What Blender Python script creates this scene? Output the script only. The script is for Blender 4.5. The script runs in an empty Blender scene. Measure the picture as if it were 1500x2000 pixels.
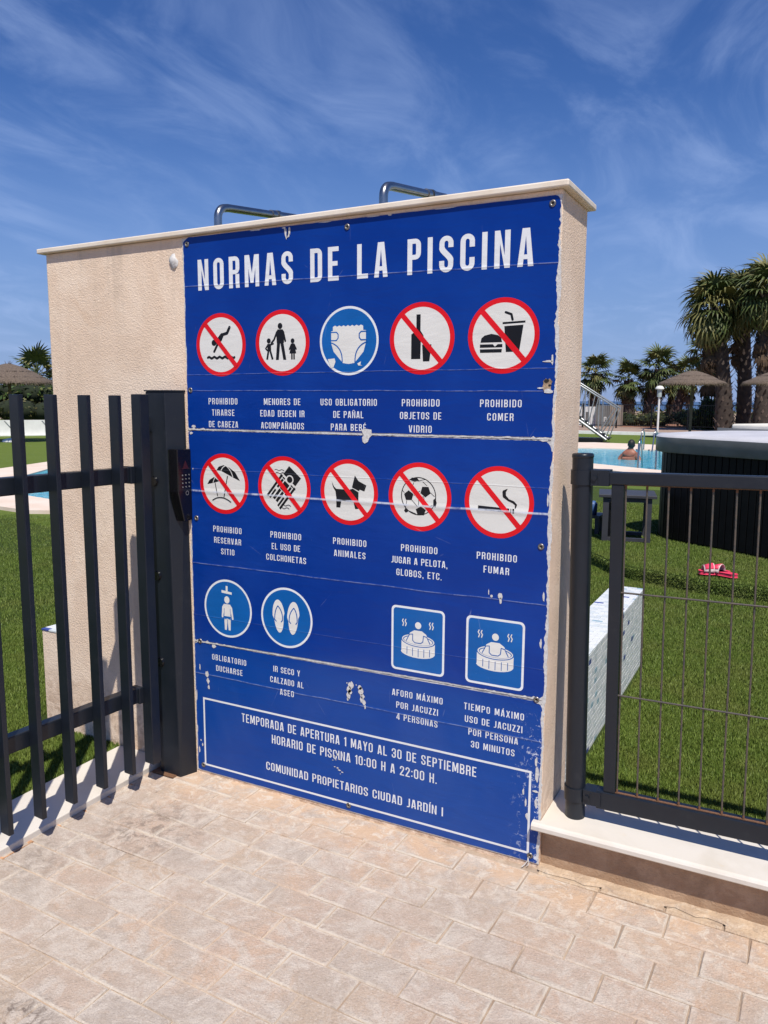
import bpy, math, random
import numpy as np
from mathutils import Vector, Matrix
random.seed(7); RNG = np.random.default_rng(7)
D = bpy.data
col = bpy.context.scene.collection
sc = bpy.context.scene
R = math.radians
PI = math.pi

# ------------------------------------------------------------------ camera
cam_d = D.cameras.new('camera'); cam = D.objects.new('camera', cam_d); col.objects.link(cam)
YAW, PITCH, ROLL = -.479618225, .141281866, .005639461
cam.location = (2.06033608, -2.33813066, 1.5)
_f = Vector((math.sin(YAW)*math.cos(PITCH), math.cos(YAW)*math.cos(PITCH), -math.sin(PITCH)))
_r = Vector((math.cos(YAW), -math.sin(YAW), 0)); _u = _r.cross(_f)
_r2 = _r*math.cos(ROLL)+_u*math.sin(ROLL); _u2 = -_r*math.sin(ROLL)+_u*math.cos(ROLL)
cam.rotation_euler = Matrix((_r2, _u2, -_f)).transposed().to_euler()
cam_d.sensor_fit = 'VERTICAL'; cam_d.sensor_height = 32; cam_d.lens = 1543.0952/2000*32
cam_d.clip_start = .05; cam_d.clip_end = 30000
sc.camera = cam

# ------------------------------------------------------------------ light
SUN = Vector((.75, -1.0, 2.15)).normalized()          # towards the sun
w = D.worlds.new('World'); sc.world = w; w.use_nodes = True
wn, wl = w.node_tree.nodes, w.node_tree.links
wn.clear()
def N(nt, t, **k):
    n = nt.nodes.new(t)
    for a, b in k.items():
        if a.startswith('i_'): n.inputs[a[2:].replace('_', ' ')].default_value = b
        else: setattr(n, a, b)
    return n
wt = w.node_tree
out = N(wt, 'ShaderNodeOutputWorld'); bg = N(wt, 'ShaderNodeBackground'); bg.inputs['Strength'].default_value = .092
sky = N(wt, 'ShaderNodeTexSky', sky_type='NISHITA', sun_disc=False)
sky.sun_elevation = math.asin(SUN.z); sky.sun_rotation = math.atan2(SUN.x, SUN.y)
sky.air_density = 1.0; sky.dust_density = .05; sky.ozone_density = 5.0; sky.altitude = 0
hs = N(wt, 'ShaderNodeHueSaturation'); hs.inputs['Saturation'].default_value = 1.24; hs.inputs['Value'].default_value = .93; hs.inputs['Hue'].default_value = .516
wl.new(sky.outputs[0], hs.inputs['Color'])
# cirrus: direction projected on a high layer, streaky distorted noise
tc = N(wt, 'ShaderNodeTexCoord'); sp = N(wt, 'ShaderNodeSeparateXYZ'); wl.new(tc.outputs['Generated'], sp.inputs[0])
def M2(nt, op, a, b=None, c=None, clamp=False):
    n = nt.nodes.new('ShaderNodeMath'); n.operation = op; n.use_clamp = clamp
    for i, v in enumerate((a, b, c)):
        if v is None: continue
        if isinstance(v, (int, float)): n.inputs[i].default_value = v
        else: nt.links.new(v, n.inputs[i])
    return n.outputs[0]
zz = M2(wt, 'ADD', sp.outputs['Z'], .16)
zz = M2(wt, 'MAXIMUM', zz, .05)
cb = N(wt, 'ShaderNodeCombineXYZ')
wl.new(M2(wt, 'DIVIDE', sp.outputs['X'], zz), cb.inputs[0]); wl.new(M2(wt, 'DIVIDE', sp.outputs['Y'], zz), cb.inputs[1])
mp = N(wt, 'ShaderNodeMapping'); mp.inputs['Rotation'].default_value = (0, 0, R(38)); mp.inputs['Scale'].default_value = (1.9, .95, 1); mp.inputs['Location'].default_value = (1.3, .4, 0)
wl.new(cb.outputs[0], mp.inputs['Vector'])
n1 = N(wt, 'ShaderNodeTexNoise'); n1.inputs['Scale'].default_value = 1.7; n1.inputs['Detail'].default_value = 8; n1.inputs['Roughness'].default_value = .60; n1.inputs['Distortion'].default_value = .75
wl.new(mp.outputs[0], n1.inputs['Vector'])
mp2 = N(wt, 'ShaderNodeMapping'); mp2.inputs['Scale'].default_value = (.8, .8, 1); mp2.inputs['Location'].default_value = (4.1, 2.2, 0); wl.new(cb.outputs[0], mp2.inputs['Vector'])
n2 = N(wt, 'ShaderNodeTexNoise'); n2.inputs['Scale'].default_value = .9; n2.inputs['Detail'].default_value = 2; n2.inputs['Distortion'].default_value = .6
wl.new(mp2.outputs[0], n2.inputs['Vector'])
def ramp(nt, src, p0, p1, lo=0., hi=1.):
    n = nt.nodes.new('ShaderNodeMapRange'); n.interpolation_type = 'SMOOTHSTEP'
    n.inputs['From Min'].default_value = p0; n.inputs['From Max'].default_value = p1
    n.inputs['To Min'].default_value = lo; n.inputs['To Max'].default_value = hi
    nt.links.new(src, n.inputs['Value']); return n.outputs['Result']
cloud = M2(wt, 'MULTIPLY', ramp(wt, n1.outputs['Fac'], .40, .76), ramp(wt, n2.outputs['Fac'], .26, .58, .40, 1))
cloud = M2(wt, 'MULTIPLY', cloud, .38)
# pale periwinkle sea haze low over the horizon, the same all round
hz = N(wt, 'ShaderNodeMix', data_type='RGBA'); wl.new(ramp(wt, sp.outputs['Z'], .36, -.02, 0, .88), hz.inputs['Factor']); wl.new(hs.outputs[0], hz.inputs['A']); hz.inputs['B'].default_value = (1.85, 2.95, 6.0, 1)
mx = N(wt, 'ShaderNodeMix', data_type='RGBA'); wl.new(cloud, mx.inputs['Factor']); wl.new(hz.outputs['Result'], mx.inputs['A'])
mx.inputs['B'].default_value = (4.0, 5.3, 8.4, 1)
wl.new(mx.outputs['Result'], bg.inputs['Color']); wl.new(bg.outputs[0], out.inputs[0])

sun_d = D.lights.new('sun', 'SUN'); sun_d.energy = 4.5; sun_d.angle = R(.55); sun_d.color = (1, .955, .88)
sun = D.objects.new('sun', sun_d); col.objects.link(sun); sun.rotation_euler = SUN.to_track_quat('Z', 'Y').to_euler()
sc.view_settings.view_transform = 'Standard'; sc.view_settings.look = 'None'; sc.view_settings.gamma = 1
sc.view_settings.use_curve_mapping = False; sc.view_settings.exposure = 0.25

# ------------------------------------------------------------------ materials
def new_mat(name):
    m = D.materials.new(name); m.use_nodes = True; nt = m.node_tree
    return m, nt, nt.nodes['Principled BSDF']
def noise(nt, scale, detail=4, rough=.55, dist=0, vec=None, obj=True, mapping=None):
    n = nt.nodes.new('ShaderNodeTexNoise'); n.inputs['Scale'].default_value = scale; n.inputs['Detail'].default_value = detail
    n.inputs['Roughness'].default_value = rough; n.inputs['Distortion'].default_value = dist
    if vec is None:
        g = nt.nodes.new('ShaderNodeNewGeometry'); vec = g.outputs['Position']
    if mapping:
        q = nt.nodes.new('ShaderNodeMapping'); q.inputs['Scale'].default_value = mapping; nt.links.new(vec, q.inputs['Vector']); vec = q.outputs[0]
    nt.links.new(vec, n.inputs['Vector']); return n.outputs['Fac']
def mixc(nt, fac, a, b, blend='MIX'):
    n = nt.nodes.new('ShaderNodeMix'); n.data_type = 'RGBA'; n.blend_type = blend
    for s, v in (('Factor', fac), ('A', a), ('B', b)):
        if isinstance(v, (int, float)): n.inputs[s].default_value = v
        elif isinstance(v, tuple): n.inputs[s].default_value = (*v[:3], 1)
        else: nt.links.new(v, n.inputs[s])
    return n.outputs['Result']
def bump(nt, bsdf, h, strength=.3, dist=.01):
    b = nt.nodes.new('ShaderNodeBump'); b.inputs['Strength'].default_value = strength; b.inputs['Distance'].default_value = dist
    nt.links.new(h, b.inputs['Height']); nt.links.new(b.outputs[0], bsdf.inputs['Normal'])
def simple(name, c, rough=.6, metal=0, var=.12, scale=30, bumps=0, c2=None, bscale=200, spec=None):
    m, nt, b = new_mat(name)
    b.inputs['Roughness'].default_value = rough; b.inputs['Metallic'].default_value = metal
    if spec is not None: b.inputs['Specular IOR Level'].default_value = spec
    f = noise(nt, scale)
    c2 = c2 or tuple(max(0, x*(1-var*2)) for x in c)
    nt.links.new(mixc(nt, ramp(nt, f, .3, .7), c, c2), b.inputs['Base Color'])
    if bumps: bump(nt, b, noise(nt, bscale, 3), bumps, .003)
    return m

# stucco
def mat_stucco(name, c, c2, cdark, stain=1.0):
    m, nt, b = new_mat(name); b.inputs['Roughness'].default_value = .92; b.inputs['Specular IOR Level'].default_value = .2
    base = mixc(nt, ramp(nt, noise(nt, 2.6, 6, .68, .5), .38, .60), c, c2)
    base = mixc(nt, ramp(nt, noise(nt, 7, 5, .7, .4), .50, .68, 0, .35*stain), base, tuple(x*.80 for x in c2))
    base = mixc(nt, ramp(nt, noise(nt, 9, 5, .65, .2, mapping=(1, 1, .12)), .56, .72, 0, .22*stain), base, tuple(x*.70 for x in c2))
    base = mixc(nt, ramp(nt, noise(nt, 240, 4, .65), .35, .75, 0, .20), base, (.48, .37, .27))
    base = mixc(nt, ramp(nt, noise(nt, 5, 6, .68, 1.0), .60, .78, 0, .5*stain), base, cdark)
    g = nt.nodes.new('ShaderNodeNewGeometry'); sz = nt.nodes.new('ShaderNodeSeparateXYZ'); nt.links.new(g.outputs['Position'], sz.inputs[0]); Z = sz.outputs['Z']
    drip = M2(nt, 'MULTIPLY', M2(nt, 'MULTIPLY', ramp(nt, Z, 1.55, 2.06), ramp(nt, noise(nt, 16, 5, .65, .1, mapping=(1, 1, .05)), .50, .68)), .42)
    base = mixc(nt, drip, base, (.50, .40, .31))
    splash = M2(nt, 'MULTIPLY', ramp(nt, Z, .42, .03), ramp(nt, noise(nt, 24, 6, .72, .5), .42, .62, 0, .60))
    base = mixc(nt, splash, base, (.36, .22, .13))
    nt.links.new(base, b.inputs['Base Color'])
    bump(nt, b, noise(nt, 170, 4, .65), .72, .005); return m
M_stucco = mat_stucco('stucco_beige', (.88, .70, .54), (.80, .61, .455), (.66, .46, .31))
M_plinth = mat_stucco('stucco_brown_stained', (.50, .34, .22), (.36, .235, .145), (.14, .08, .045), 1.9)

def mat_marble(name, c, c2, rough=.35):
    m, nt, b = new_mat(name); b.inputs['Roughness'].default_value = rough
    base = mixc(nt, ramp(nt, noise(nt, 3.5, 6, .6, 1.2), .35, .7), c, c2)
    base = mixc(nt, ramp(nt, noise(nt, 14, 5, .7, .6), .62, .8, 0, .45), base, (.62, .48, .30))
    nt.links.new(base, b.inputs['Base Color']); bump(nt, b, noise(nt, 120, 3), .12, .002); return m
M_marble = mat_marble('cream_marble', (.66, .605, .53), (.60, .54, .455))
M_marble2 = mat_marble('weathered_cream_stone', (.78, .70, .59), (.68, .57, .44), .6)

def mat_paver():
    m, nt, b = new_mat('worn_paver'); b.inputs['Roughness'].default_value = .85; b.inputs['Specular IOR Level'].default_value = .25
    oi = nt.nodes.new('ShaderNodeObjectInfo')
    rnd = oi.outputs['Random']
    a = mixc(nt, rnd, (.455, .37, .30), (.50, .385, .30))
    a = mixc(nt, ramp(nt, M2(nt, 'FRACT', M2(nt, 'MULTIPLY', rnd, 7.31)), .35, 1, 0, .55), a, (.455, .395, .34))
    a = mixc(nt, ramp(nt, M2(nt, 'FRACT', M2(nt, 'MULTIPLY', rnd, 13.7)), .72, 1, 0, .5), a, (.52, .37, .24))
    # broad stains over many pavers
    a = mixc(nt, ramp(nt, noise(nt, 3.0, 6, .65, .6), .50, .66, 0, .70), a, (.58, .39, .26))
    a = mixc(nt, ramp(nt, noise(nt, 1.7, 4, .6, .4), .45, .62, 0, .35), a, (.53, .37, .28))
    a = mixc(nt, ramp(nt, noise(nt, 9, 8, .75, .9), .44, .62, 0, .80), a, (.60, .52, .44))
    a = mixc(nt, ramp(nt, noise(nt, 34, 6, .72, .3), .45, .7, 0, .5), a, (.37, .285, .215))
    a = mixc(nt, ramp(nt, noise(nt, 260, 3, .6), .45, .72, 0, .45), a, (.28, .22, .18))
    a = mixc(nt, ramp(nt, noise(nt, 150, 4, .7), .52, .7, 0, .4), a, (.70, .64, .57))
    # dark grime near the gate and at the lower left
    g = nt.nodes.new('ShaderNodeNewGeometry')
    for (cx, cy, rad, amt) in ((.14, -.42, .30, .72), (.475, -1.20, .12, 1.0), (-.06, -.72, .2, .5)):
        v = nt.nodes.new('ShaderNodeVectorMath'); v.operation = 'DISTANCE'; nt.links.new(g.outputs['Position'], v.inputs[0]); v.inputs[1].default_value = (cx, cy, 0)
        d = ramp(nt, v.outputs['Value'], rad, .03, 0, amt)
        k = M2(nt, 'MULTIPLY', d, ramp(nt, noise(nt, 26, 6, .7, .8), .44, .62), clamp=True)
        a = mixc(nt, k, a, (.20, .155, .125))
    sy_ = nt.nodes.new('ShaderNodeSeparateXYZ'); nt.links.new(g.outputs['Position'], sy_.inputs[0])
    near = M2(nt, 'MULTIPLY', ramp(nt, sy_.outputs['Y'], -.30, -.03), ramp(nt, noise(nt, 8, 7, .72, .7), .40, .58, 0, .75))
    a = mixc(nt, near, a, (.62, .42, .27))
    a = mixc(nt, M2(nt, 'MULTIPLY', ramp(nt, sy_.outputs['Y'], -.45, -.05), ramp(nt, noise(nt, 17, 7, .75, 1.2), .52, .62, 0, .7)), a, (.68, .60, .50))
    # pale lime bloom along each paver's rim
    tcn = nt.nodes.new('ShaderNodeTexCoord'); s = nt.nodes.new('ShaderNodeSeparateXYZ'); nt.links.new(tcn.outputs['Object'], s.inputs[0])
    ex = M2(nt, 'SUBTRACT', .1065, M2(nt, 'ABSOLUTE', s.outputs['X'])); ey = M2(nt, 'SUBTRACT', .0555, M2(nt, 'ABSOLUTE', s.outputs['Y']))
    e = M2(nt, 'MINIMUM', ex, ey)
    e = M2(nt, 'ADD', e, M2(nt, 'MULTIPLY', M2(nt, 'SUBTRACT', noise(nt, 70, 4, .7), .5), .030))
    rim = M2(nt, 'MULTIPLY', ramp(nt, e, .012, .0015), ramp(nt, noise(nt, 6, 4, .6), .42, .60, .05, .9))
    a = mixc(nt, rim, a, (.60, .52, .43))
    nt.links.new(a, b.inputs['Base Color'])
    h = M2(nt, 'ADD', M2(nt, 'ADD', noise(nt, 160, 5, .7), noise(nt, 38, 4, .6)), M2(nt, 'MULTIPLY', rim, .35))
    bump(nt, b, h, .8, .006); return m
M_paver = mat_paver()
def mat_joint():
    m, nt, b = new_mat('joint_sand'); b.inputs['Roughness'].default_value = .95
    a = mixc(nt, ramp(nt, noise(nt, 9, 5, .7), .35, .65), (.56, .46, .36), (.47, .34, .24))
    g = nt.nodes.new('ShaderNodeNewGeometry'); sx_ = nt.nodes.new('ShaderNodeSeparateXYZ'); nt.links.new(g.outputs['Position'], sx_.inputs[0])
    a = mixc(nt, M2(nt, 'MULTIPLY', ramp(nt, sx_.outputs['X'], .7, 1.5), ramp(nt, noise(nt, 5, 5, .7), .35, .6, .2, .85)), a, (.25, .18, .13))
    a = mixc(nt, ramp(nt, noise(nt, 90, 4), .5, .75, 0, .5), a, (.28, .20, .14))
    nt.links.new(a, b.inputs['Base Color']); bump(nt, b, noise(nt, 200, 4), .6, .004); return m
M_joint = mat_joint()
def mat_turf(name, c, c2, c3, sc_=1.0):
    m, nt, b = new_mat(name); b.inputs['Roughness'].default_value = .9; b.inputs['Specular IOR Level'].default_value = .2
    a = mixc(nt, ramp(nt, noise(nt, 420*sc_, 3, .7), .35, .65), c, c2)
    a = mixc(nt, ramp(nt, noise(nt, 90*sc_, 4, .7), .45, .75, 0, .6), a, c3)
    a = mixc(nt, ramp(nt, noise(nt, 1.3, 3), .35, .7, 0, .35), a, c2)
    nt.links.new(a, b.inputs['Base Color']); bump(nt, b, noise(nt, 300*sc_, 4, .7), 1.0, .015); return m
M_turf = mat_turf('turf_base', (.075, .110, .018), (.040, .065, .010), (.11, .145, .032))
M_turf_far = mat_turf('far_turf', (.125, .175, .026), (.095, .135, .020), (.155, .19, .042), .25)
def mat_blade():
    m, nt, b = new_mat('turf_blade'); b.inputs['Roughness'].default_value = .55; b.inputs['Specular IOR Level'].default_value = .35
    at = nt.nodes.new('ShaderNodeAttribute'); at.attribute_name = 'tint'
    a = mixc(nt, at.outputs['Fac'], (.080, .130, .016), (.195, .255, .048))
    a = mixc(nt, ramp(nt, noise(nt, 3, 3), .4, .7, 0, .4), a, (.175, .18, .045))
    nt.links.new(a, b.inputs['Base Color']); return m
M_blade = mat_blade()

M_char = simple('charcoal_paint', (.020, .025, .033), .38, 0, .12, 14, .08, bscale=60)
def mat_char():
    m, nt, b = new_mat('charcoal_powder_coat'); b.inputs['Specular IOR Level'].default_value = .45
    a = mixc(nt, ramp(nt, noise(nt, 22, 5, .7), .55, .8, 0, .5), (.008, .0115, .018), (.024, .027, .033))
    a = mixc(nt, ramp(nt, noise(nt, 120, 4, .75, 1), .68, .78, 0, .45), a, (.09, .08, .07))
    nt.links.new(a, b.inputs['Base Color'])
    nt.links.new(ramp(nt, noise(nt, 12, 4), .3, .7, .30, .46), b.inputs['Roughness'])
    bump(nt, b, noise(nt, 500, 2), .08, .001); return m
M_char = mat_char()
M_rust = simple('rust', (.20, .095, .045), .85, 0, .2, 200, .3)
M_wire = simple('fence_wire', (.055, .052, .048), .5, 0, .25, 60, c2=(.10, .075, .055))
M_steel = simple('stainless_steel', (.42, .41, .39), .26, 1, .06, 20)
M_black = simple('black_plastic', (.006, .006, .008), .25, 0, .1, 20)
M_mosw = simple('mosaic_white', (.80, .80, .77), .18, 0, .03, 40)
M_mosg = simple('mosaic_pale', (.68, .71, .69), .18, 0, .04, 40)
M_mosb = simple('mosaic_blue', (.05, .07, .30), .18, 0, .1, 40)
M_mosc = simple('mosaic_cyan', (.36, .50, .56), .18, 0, .1, 40)
M_grout = simple('grout', (.74, .74, .71), .9, 0, .1, 60)
M_thatch = None
def mat_thatch():
    m, nt, b = new_mat('heather_thatch'); b.inputs['Roughness'].default_value = .95
    a = mixc(nt, ramp(nt, noise(nt, 24, 5, .7), .35, .65), (.22, .165, .12), (.115, .082, .062))
    nt.links.new(a, b.inputs['Base Color']); bump(nt, b, noise(nt, 40, 4, .8), 1, .05); return m
M_thatch = mat_thatch()
M_pole = simple('weathered_pole', (.16, .12, .085), .9, 0, .2, 10, .3, bscale=30)
M_white = simple('white_paint', (.78, .77, .73), .6, 0, .05, 6)
M_sandw = simple('white_rendered', (.76, .75, .71), .9, 0, .06, 3, .4, bscale=40)
M_deck = simple('pool_deck', (.66, .52, .41), .8, 0, .06, 2, c2=(.72, .60, .50))
M_sand = simple('sandy_ground', (.38, .27, .18), .95, 0, .2, .4)
M_green = [None]*6
def mat_leaf(name, c, c2, rough=.55, trans=.0):
    m, nt, b = new_mat(name); b.inputs['Roughness'].default_value = rough; b.inputs['Specular IOR Level'].default_value = .3
    a = mixc(nt, ramp(nt, noise(nt, 7, 4), .35, .65), c, c2)
    nt.links.new(a, b.inputs['Base Color']); return m
M_frond = mat_leaf('palm_frond_green', (.048, .074, .020), (.085, .10, .028))
M_frondy = mat_leaf('palm_frond_yellow_green', (.17, .155, .048), (.11, .112, .036))
M_frondd = mat_leaf('palm_frond_dead', (.10, .062, .034), (.060, .040, .026), .9)
M_trunk = simple('palm_trunk', (.060, .042, .032), .95, 0, .25, 6, .8, bscale=14)
M_boot = simple('palm_leaf_base', (.36, .29, .22), .9, 0, .2, 10)
M_bush = mat_leaf('bush_leaf', (.030, .060, .014), (.065, .105, .025))
M_bush2 = mat_leaf('yellowish_bush_leaf', (.12, .12, .03), (.07, .085, .022))
M_bushd = mat_leaf('brown_green_hedge_leaf', (.085, .072, .022), (.050, .052, .018))
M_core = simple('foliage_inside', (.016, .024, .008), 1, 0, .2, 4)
M_skin = simple('skin', (.36, .145, .085), .5, 0, .08, 12, c2=(.30, .10, .06))
M_hair = simple('dark_hair', (.012, .010, .009), .6, 0, .1, 60)
M_pink = simple('pink_foam', (.80, .055, .12), .45, 0, .05, 40)
M_pinkw = simple('sandal_strap_white', (.72, .55, .52), .5, 0, .1, 60)
M_vinyl = simple('grey_vinyl', (.20, .205, .20), .42, 0, .1, 6, .15, bscale=30)
M_vinylt = simple('pale_vinyl_top', (.56, .55, .57), .5, 0, .06, 4, .2, bscale=18)
M_foam = simple('cream_cover', (.74, .70, .60), .7, 0, .05, 4)
M_slat = simple('black_slat', (.0045, .0045, .005), .5, 0, .2, 12, spec=.18)
M_table = simple('dark_grey_table', (.045, .045, .052), .5, 0, .1, 10)
M_galv = simple('galvanised', (.36, .37, .37), .4, .6, .1, 10)
M_conc = simple('grey_panel', (.19, .185, .175), .9, 0, .15, 1.2)
M_bluecloth = simple('blue_plastic', (.05, .12, .30), .5)
M_glassy = simple('pale_glass', (.45, .52, .50), .1, 0, .1, 3)

# sign print: every ink shares the same creases, scratches and painted glint
CREASES_GLINT = [(1.911, -.009, .0011, .30), (1.588, .006, .0008, .22), (1.530, -.001, .0009, .30), (1.1505, .0055, .0030, .85),  # widest crease is whitened to paint in a glint
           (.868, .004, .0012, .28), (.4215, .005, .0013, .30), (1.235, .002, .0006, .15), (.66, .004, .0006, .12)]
def mat_ink(name, c, rough=.30, wear=1.0, c2=None):
    m, nt, b = new_mat(name); b.inputs['Roughness'].default_value = rough; b.inputs['Specular IOR Level'].default_value = .22
    g = nt.nodes.new('ShaderNodeNewGeometry'); s = nt.nodes.new('ShaderNodeSeparateXYZ'); nt.links.new(g.outputs['Position'], s.inputs[0])
    X, Z = s.outputs['X'], s.outputs['Z']
    base = mixc(nt, ramp(nt, noise(nt, 2.2, 4, .6), .35, .7), c, c2 or tuple(min(1, x*1.18+.004) for x in c))
    if name == 'sign_blue_ink': base = mixc(nt, M2(nt, 'MULTIPLY', ramp(nt, Z, .62, .50), ramp(nt, noise(nt, 1.5, 3), .3, .7, .6, 1)), base, (.003, .052, .275))  # paler blue towards the bottom paints in the gloss sheen
    wob = M2(nt, 'MULTIPLY', M2(nt, 'SUBTRACT', noise(nt, 3.2, 5, .6, mapping=(1, 1, .2)), .5), .012)
    brk = ramp(nt, noise(nt, 22, 5, .7, mapping=(1, 1, .3)), .36, .60, .15, 1)
    tot = None; hsum = None
    for (z0, sl, wd, amt) in CREASES_GLINT:
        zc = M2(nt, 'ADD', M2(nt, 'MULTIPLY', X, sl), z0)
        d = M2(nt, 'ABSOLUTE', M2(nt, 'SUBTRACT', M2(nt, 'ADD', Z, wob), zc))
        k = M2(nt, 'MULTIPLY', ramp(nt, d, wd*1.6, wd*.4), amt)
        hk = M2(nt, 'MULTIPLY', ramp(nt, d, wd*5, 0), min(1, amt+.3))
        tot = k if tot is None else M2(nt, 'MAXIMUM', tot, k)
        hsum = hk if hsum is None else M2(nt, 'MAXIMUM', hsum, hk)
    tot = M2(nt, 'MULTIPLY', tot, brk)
    # hair scratches and chips
    v = nt.nodes.new('ShaderNodeTexVoronoi'); v.feature = 'DISTANCE_TO_EDGE'; v.inputs['Scale'].default_value = 3.1
    q = nt.nodes.new('ShaderNodeMapping'); q.inputs['Scale'].default_value = (1, 1, .55); q.inputs['Rotation'].default_value = (0, .5, 0); nt.links.new(g.outputs['Position'], q.inputs['Vector']); nt.links.new(q.outputs[0], v.inputs['Vector'])
    scr = M2(nt, 'MULTIPLY', ramp(nt, v.outputs['Distance'], .0022, .0004), ramp(nt, noise(nt, 7, 4), .55, .68, 0, .20*wear))
    chips = M2(nt, 'MULTIPLY', ramp(nt, noise(nt, 62, 3, .6), .735, .765), ramp(nt, noise(nt, 2.7, 3), .50, .66, 0, .30*wear))
    # heavier scuffing towards the right edge low down
    edge = M2(nt, 'MULTIPLY', ramp(nt, X, 1.30, 1.41), ramp(nt, Z, .58, .36, 0, 1))
    low = M2(nt, 'MULTIPLY', ramp(nt, noise(nt, 55, 5, .75, .8), .56, .64), edge)
    tot = M2(nt, 'MAXIMUM', M2(nt, 'MAXIMUM', tot, scr), M2(nt, 'MAXIMUM', chips, low))
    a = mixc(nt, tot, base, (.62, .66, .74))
    # faint dust film low on the sheet
    a = mixc(nt, M2(nt, 'MULTIPLY', ramp(nt, noise(nt, 1.6, 4, .6, 1), .35, .75, .0, .05), ramp(nt, Z, 1.4, .2)), a, (.30, .36, .50))
    nt.links.new(a, b.inputs['Base Color'])
    h = M2(nt, 'ADD', M2(nt, 'MULTIPLY', hsum, 1.0), M2(nt, 'MULTIPLY', noise(nt, 5, 4, .55, .4, mapping=(1, 1, 3)), 1.6))
    bump(nt, b, h, .30, .006); return m
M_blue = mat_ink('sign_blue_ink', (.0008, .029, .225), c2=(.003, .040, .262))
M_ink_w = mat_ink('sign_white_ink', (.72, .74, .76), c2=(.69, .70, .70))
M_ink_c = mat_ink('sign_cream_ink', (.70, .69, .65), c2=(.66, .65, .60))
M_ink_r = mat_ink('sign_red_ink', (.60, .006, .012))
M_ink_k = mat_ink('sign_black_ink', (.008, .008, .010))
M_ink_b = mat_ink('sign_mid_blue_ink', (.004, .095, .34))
M_torn = simple('torn_white_backing', (.62, .61, .59), .8, 0, .12, 90, .5, c2=(.50, .48, .46), bscale=150)
M_hole_shade = simple('dark_hole_shade', (.02, .015, .012), .9)
M_filler = simple('tan_filler', (.45, .32, .20), .9, 0, .3, 60, .6)

# ------------------------------------------------------------------ helpers
class MB:
    def __init__(s): s.v = []; s.f = []; s.m = []; s.sm = []
    def add(s, vs, fs, mi=0, smooth=False):
        o = len(s.v); s.v += [tuple(v) for v in vs]
        for f in fs: s.f.append(tuple(i+o for i in f)); s.m.append(mi); s.sm.append(smooth)
    def box(s, x0, x1, y0, y1, z0, z1, mi=0, rot=None, piv=(0, 0, 0)):
        vs = [(x, y, z) for z in (z0, z1) for y in (y0, y1) for x in (x0, x1)]
        if rot is not None: vs = [tuple(Vector(piv)+rot @ (Vector(v)-Vector(piv))) for v in vs]
        s.add(vs, [(0, 2, 3, 1), (4, 5, 7, 6), (0, 1, 5, 4), (2, 6, 7, 3), (0, 4, 6, 2), (1, 3, 7, 5)], mi)
    def tube(s, pts, r, n=12, mi=0, cap=True, smooth=True):
        pts = [Vector(p) for p in pts]; rs = r if isinstance(r, (list, tuple)) else [r]*len(pts)
        rings = []; prev = None
        for i, p in enumerate(pts):
            t = (pts[min(i+1, len(pts)-1)]-pts[max(i-1, 0)]).normalized()
            a = prev if prev is not None else (Vector((0, 0, 1)) if abs(t.z) < .9 else Vector((1, 0, 0)))
            x = (a-t*a.dot(t)).normalized(); y = t.cross(x); prev = x
            rings.append([p+(x*math.cos(2*PI*k/n)+y*math.sin(2*PI*k/n))*rs[i] for k in range(n)])
        vs = [v for rg in rings for v in rg]; fs = []
        for i in range(len(pts)-1):
            for k in range(n): fs.append((i*n+k, i*n+(k+1) % n, (i+1)*n+(k+1) % n, (i+1)*n+k))
        s.add(vs, fs, mi, smooth)
        if cap: s.add(rings[0], [tuple(range(n))[::-1]], mi); s.add(rings[-1], [tuple(range(n))], mi)
    def lathe(s, prof, n=24, c=(0, 0, 0), mi=0, smooth=True, jit=0):
        vs = []
        for r, z in prof:
            for k in range(n):
                j = 1+random.uniform(-jit, jit)
                vs.append((c[0]+r*j*math.cos(2*PI*k/n), c[1]+r*j*math.sin(2*PI*k/n), c[2]+z))
        fs = [(i*n+k, i*n+(k+1) % n, (i+1)*n+(k+1) % n, (i+1)*n+k) for i in range(len(prof)-1) for k in range(n)]
        s.add(vs, fs, mi, smooth)
    def poly(s, pts, mi=0): s.add(pts, [tuple(range(len(pts)))], mi)
    def build(s, name, mats, parent=None, loc=None, bevel=0, **props):
        me = D.meshes.new(name); me.from_pydata(s.v, [], s.f); me.update()
        mats = mats if isinstance(mats, (list, tuple)) else [mats]
        for m in mats: me.materials.append(m)
        me.polygons.foreach_set('material_index', s.m); me.polygons.foreach_set('use_smooth', s.sm); me.update()
        return link(name, me, parent, loc, bevel, **props)
def link(name, me, parent=None, loc=None, bevel=0, **props):
    o = D.objects.new(name, me); col.objects.link(o)
    if parent: o.parent = parent
    if loc: o.location = loc
    if bevel:
        b = o.modifiers.new('bevel', 'BEVEL'); b.width = bevel; b.segments = 2; b.limit_method = 'ANGLE'; b.angle_limit = R(50)
    for k, v in props.items(): o[k] = v
    return o
def empty(name, loc, label, category, group=None, rz=0):
    o = D.objects.new(name, None); col.objects.link(o); o.location = loc; o.rotation_euler = (0, 0, rz); o.empty_display_size = .1
    o['label'] = label; o['category'] = category
    if group: o['group'] = group
    return o
def structure(o): o['kind'] = 'structure'; return o
def rnd(a, b): return random.uniform(a, b)

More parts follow.
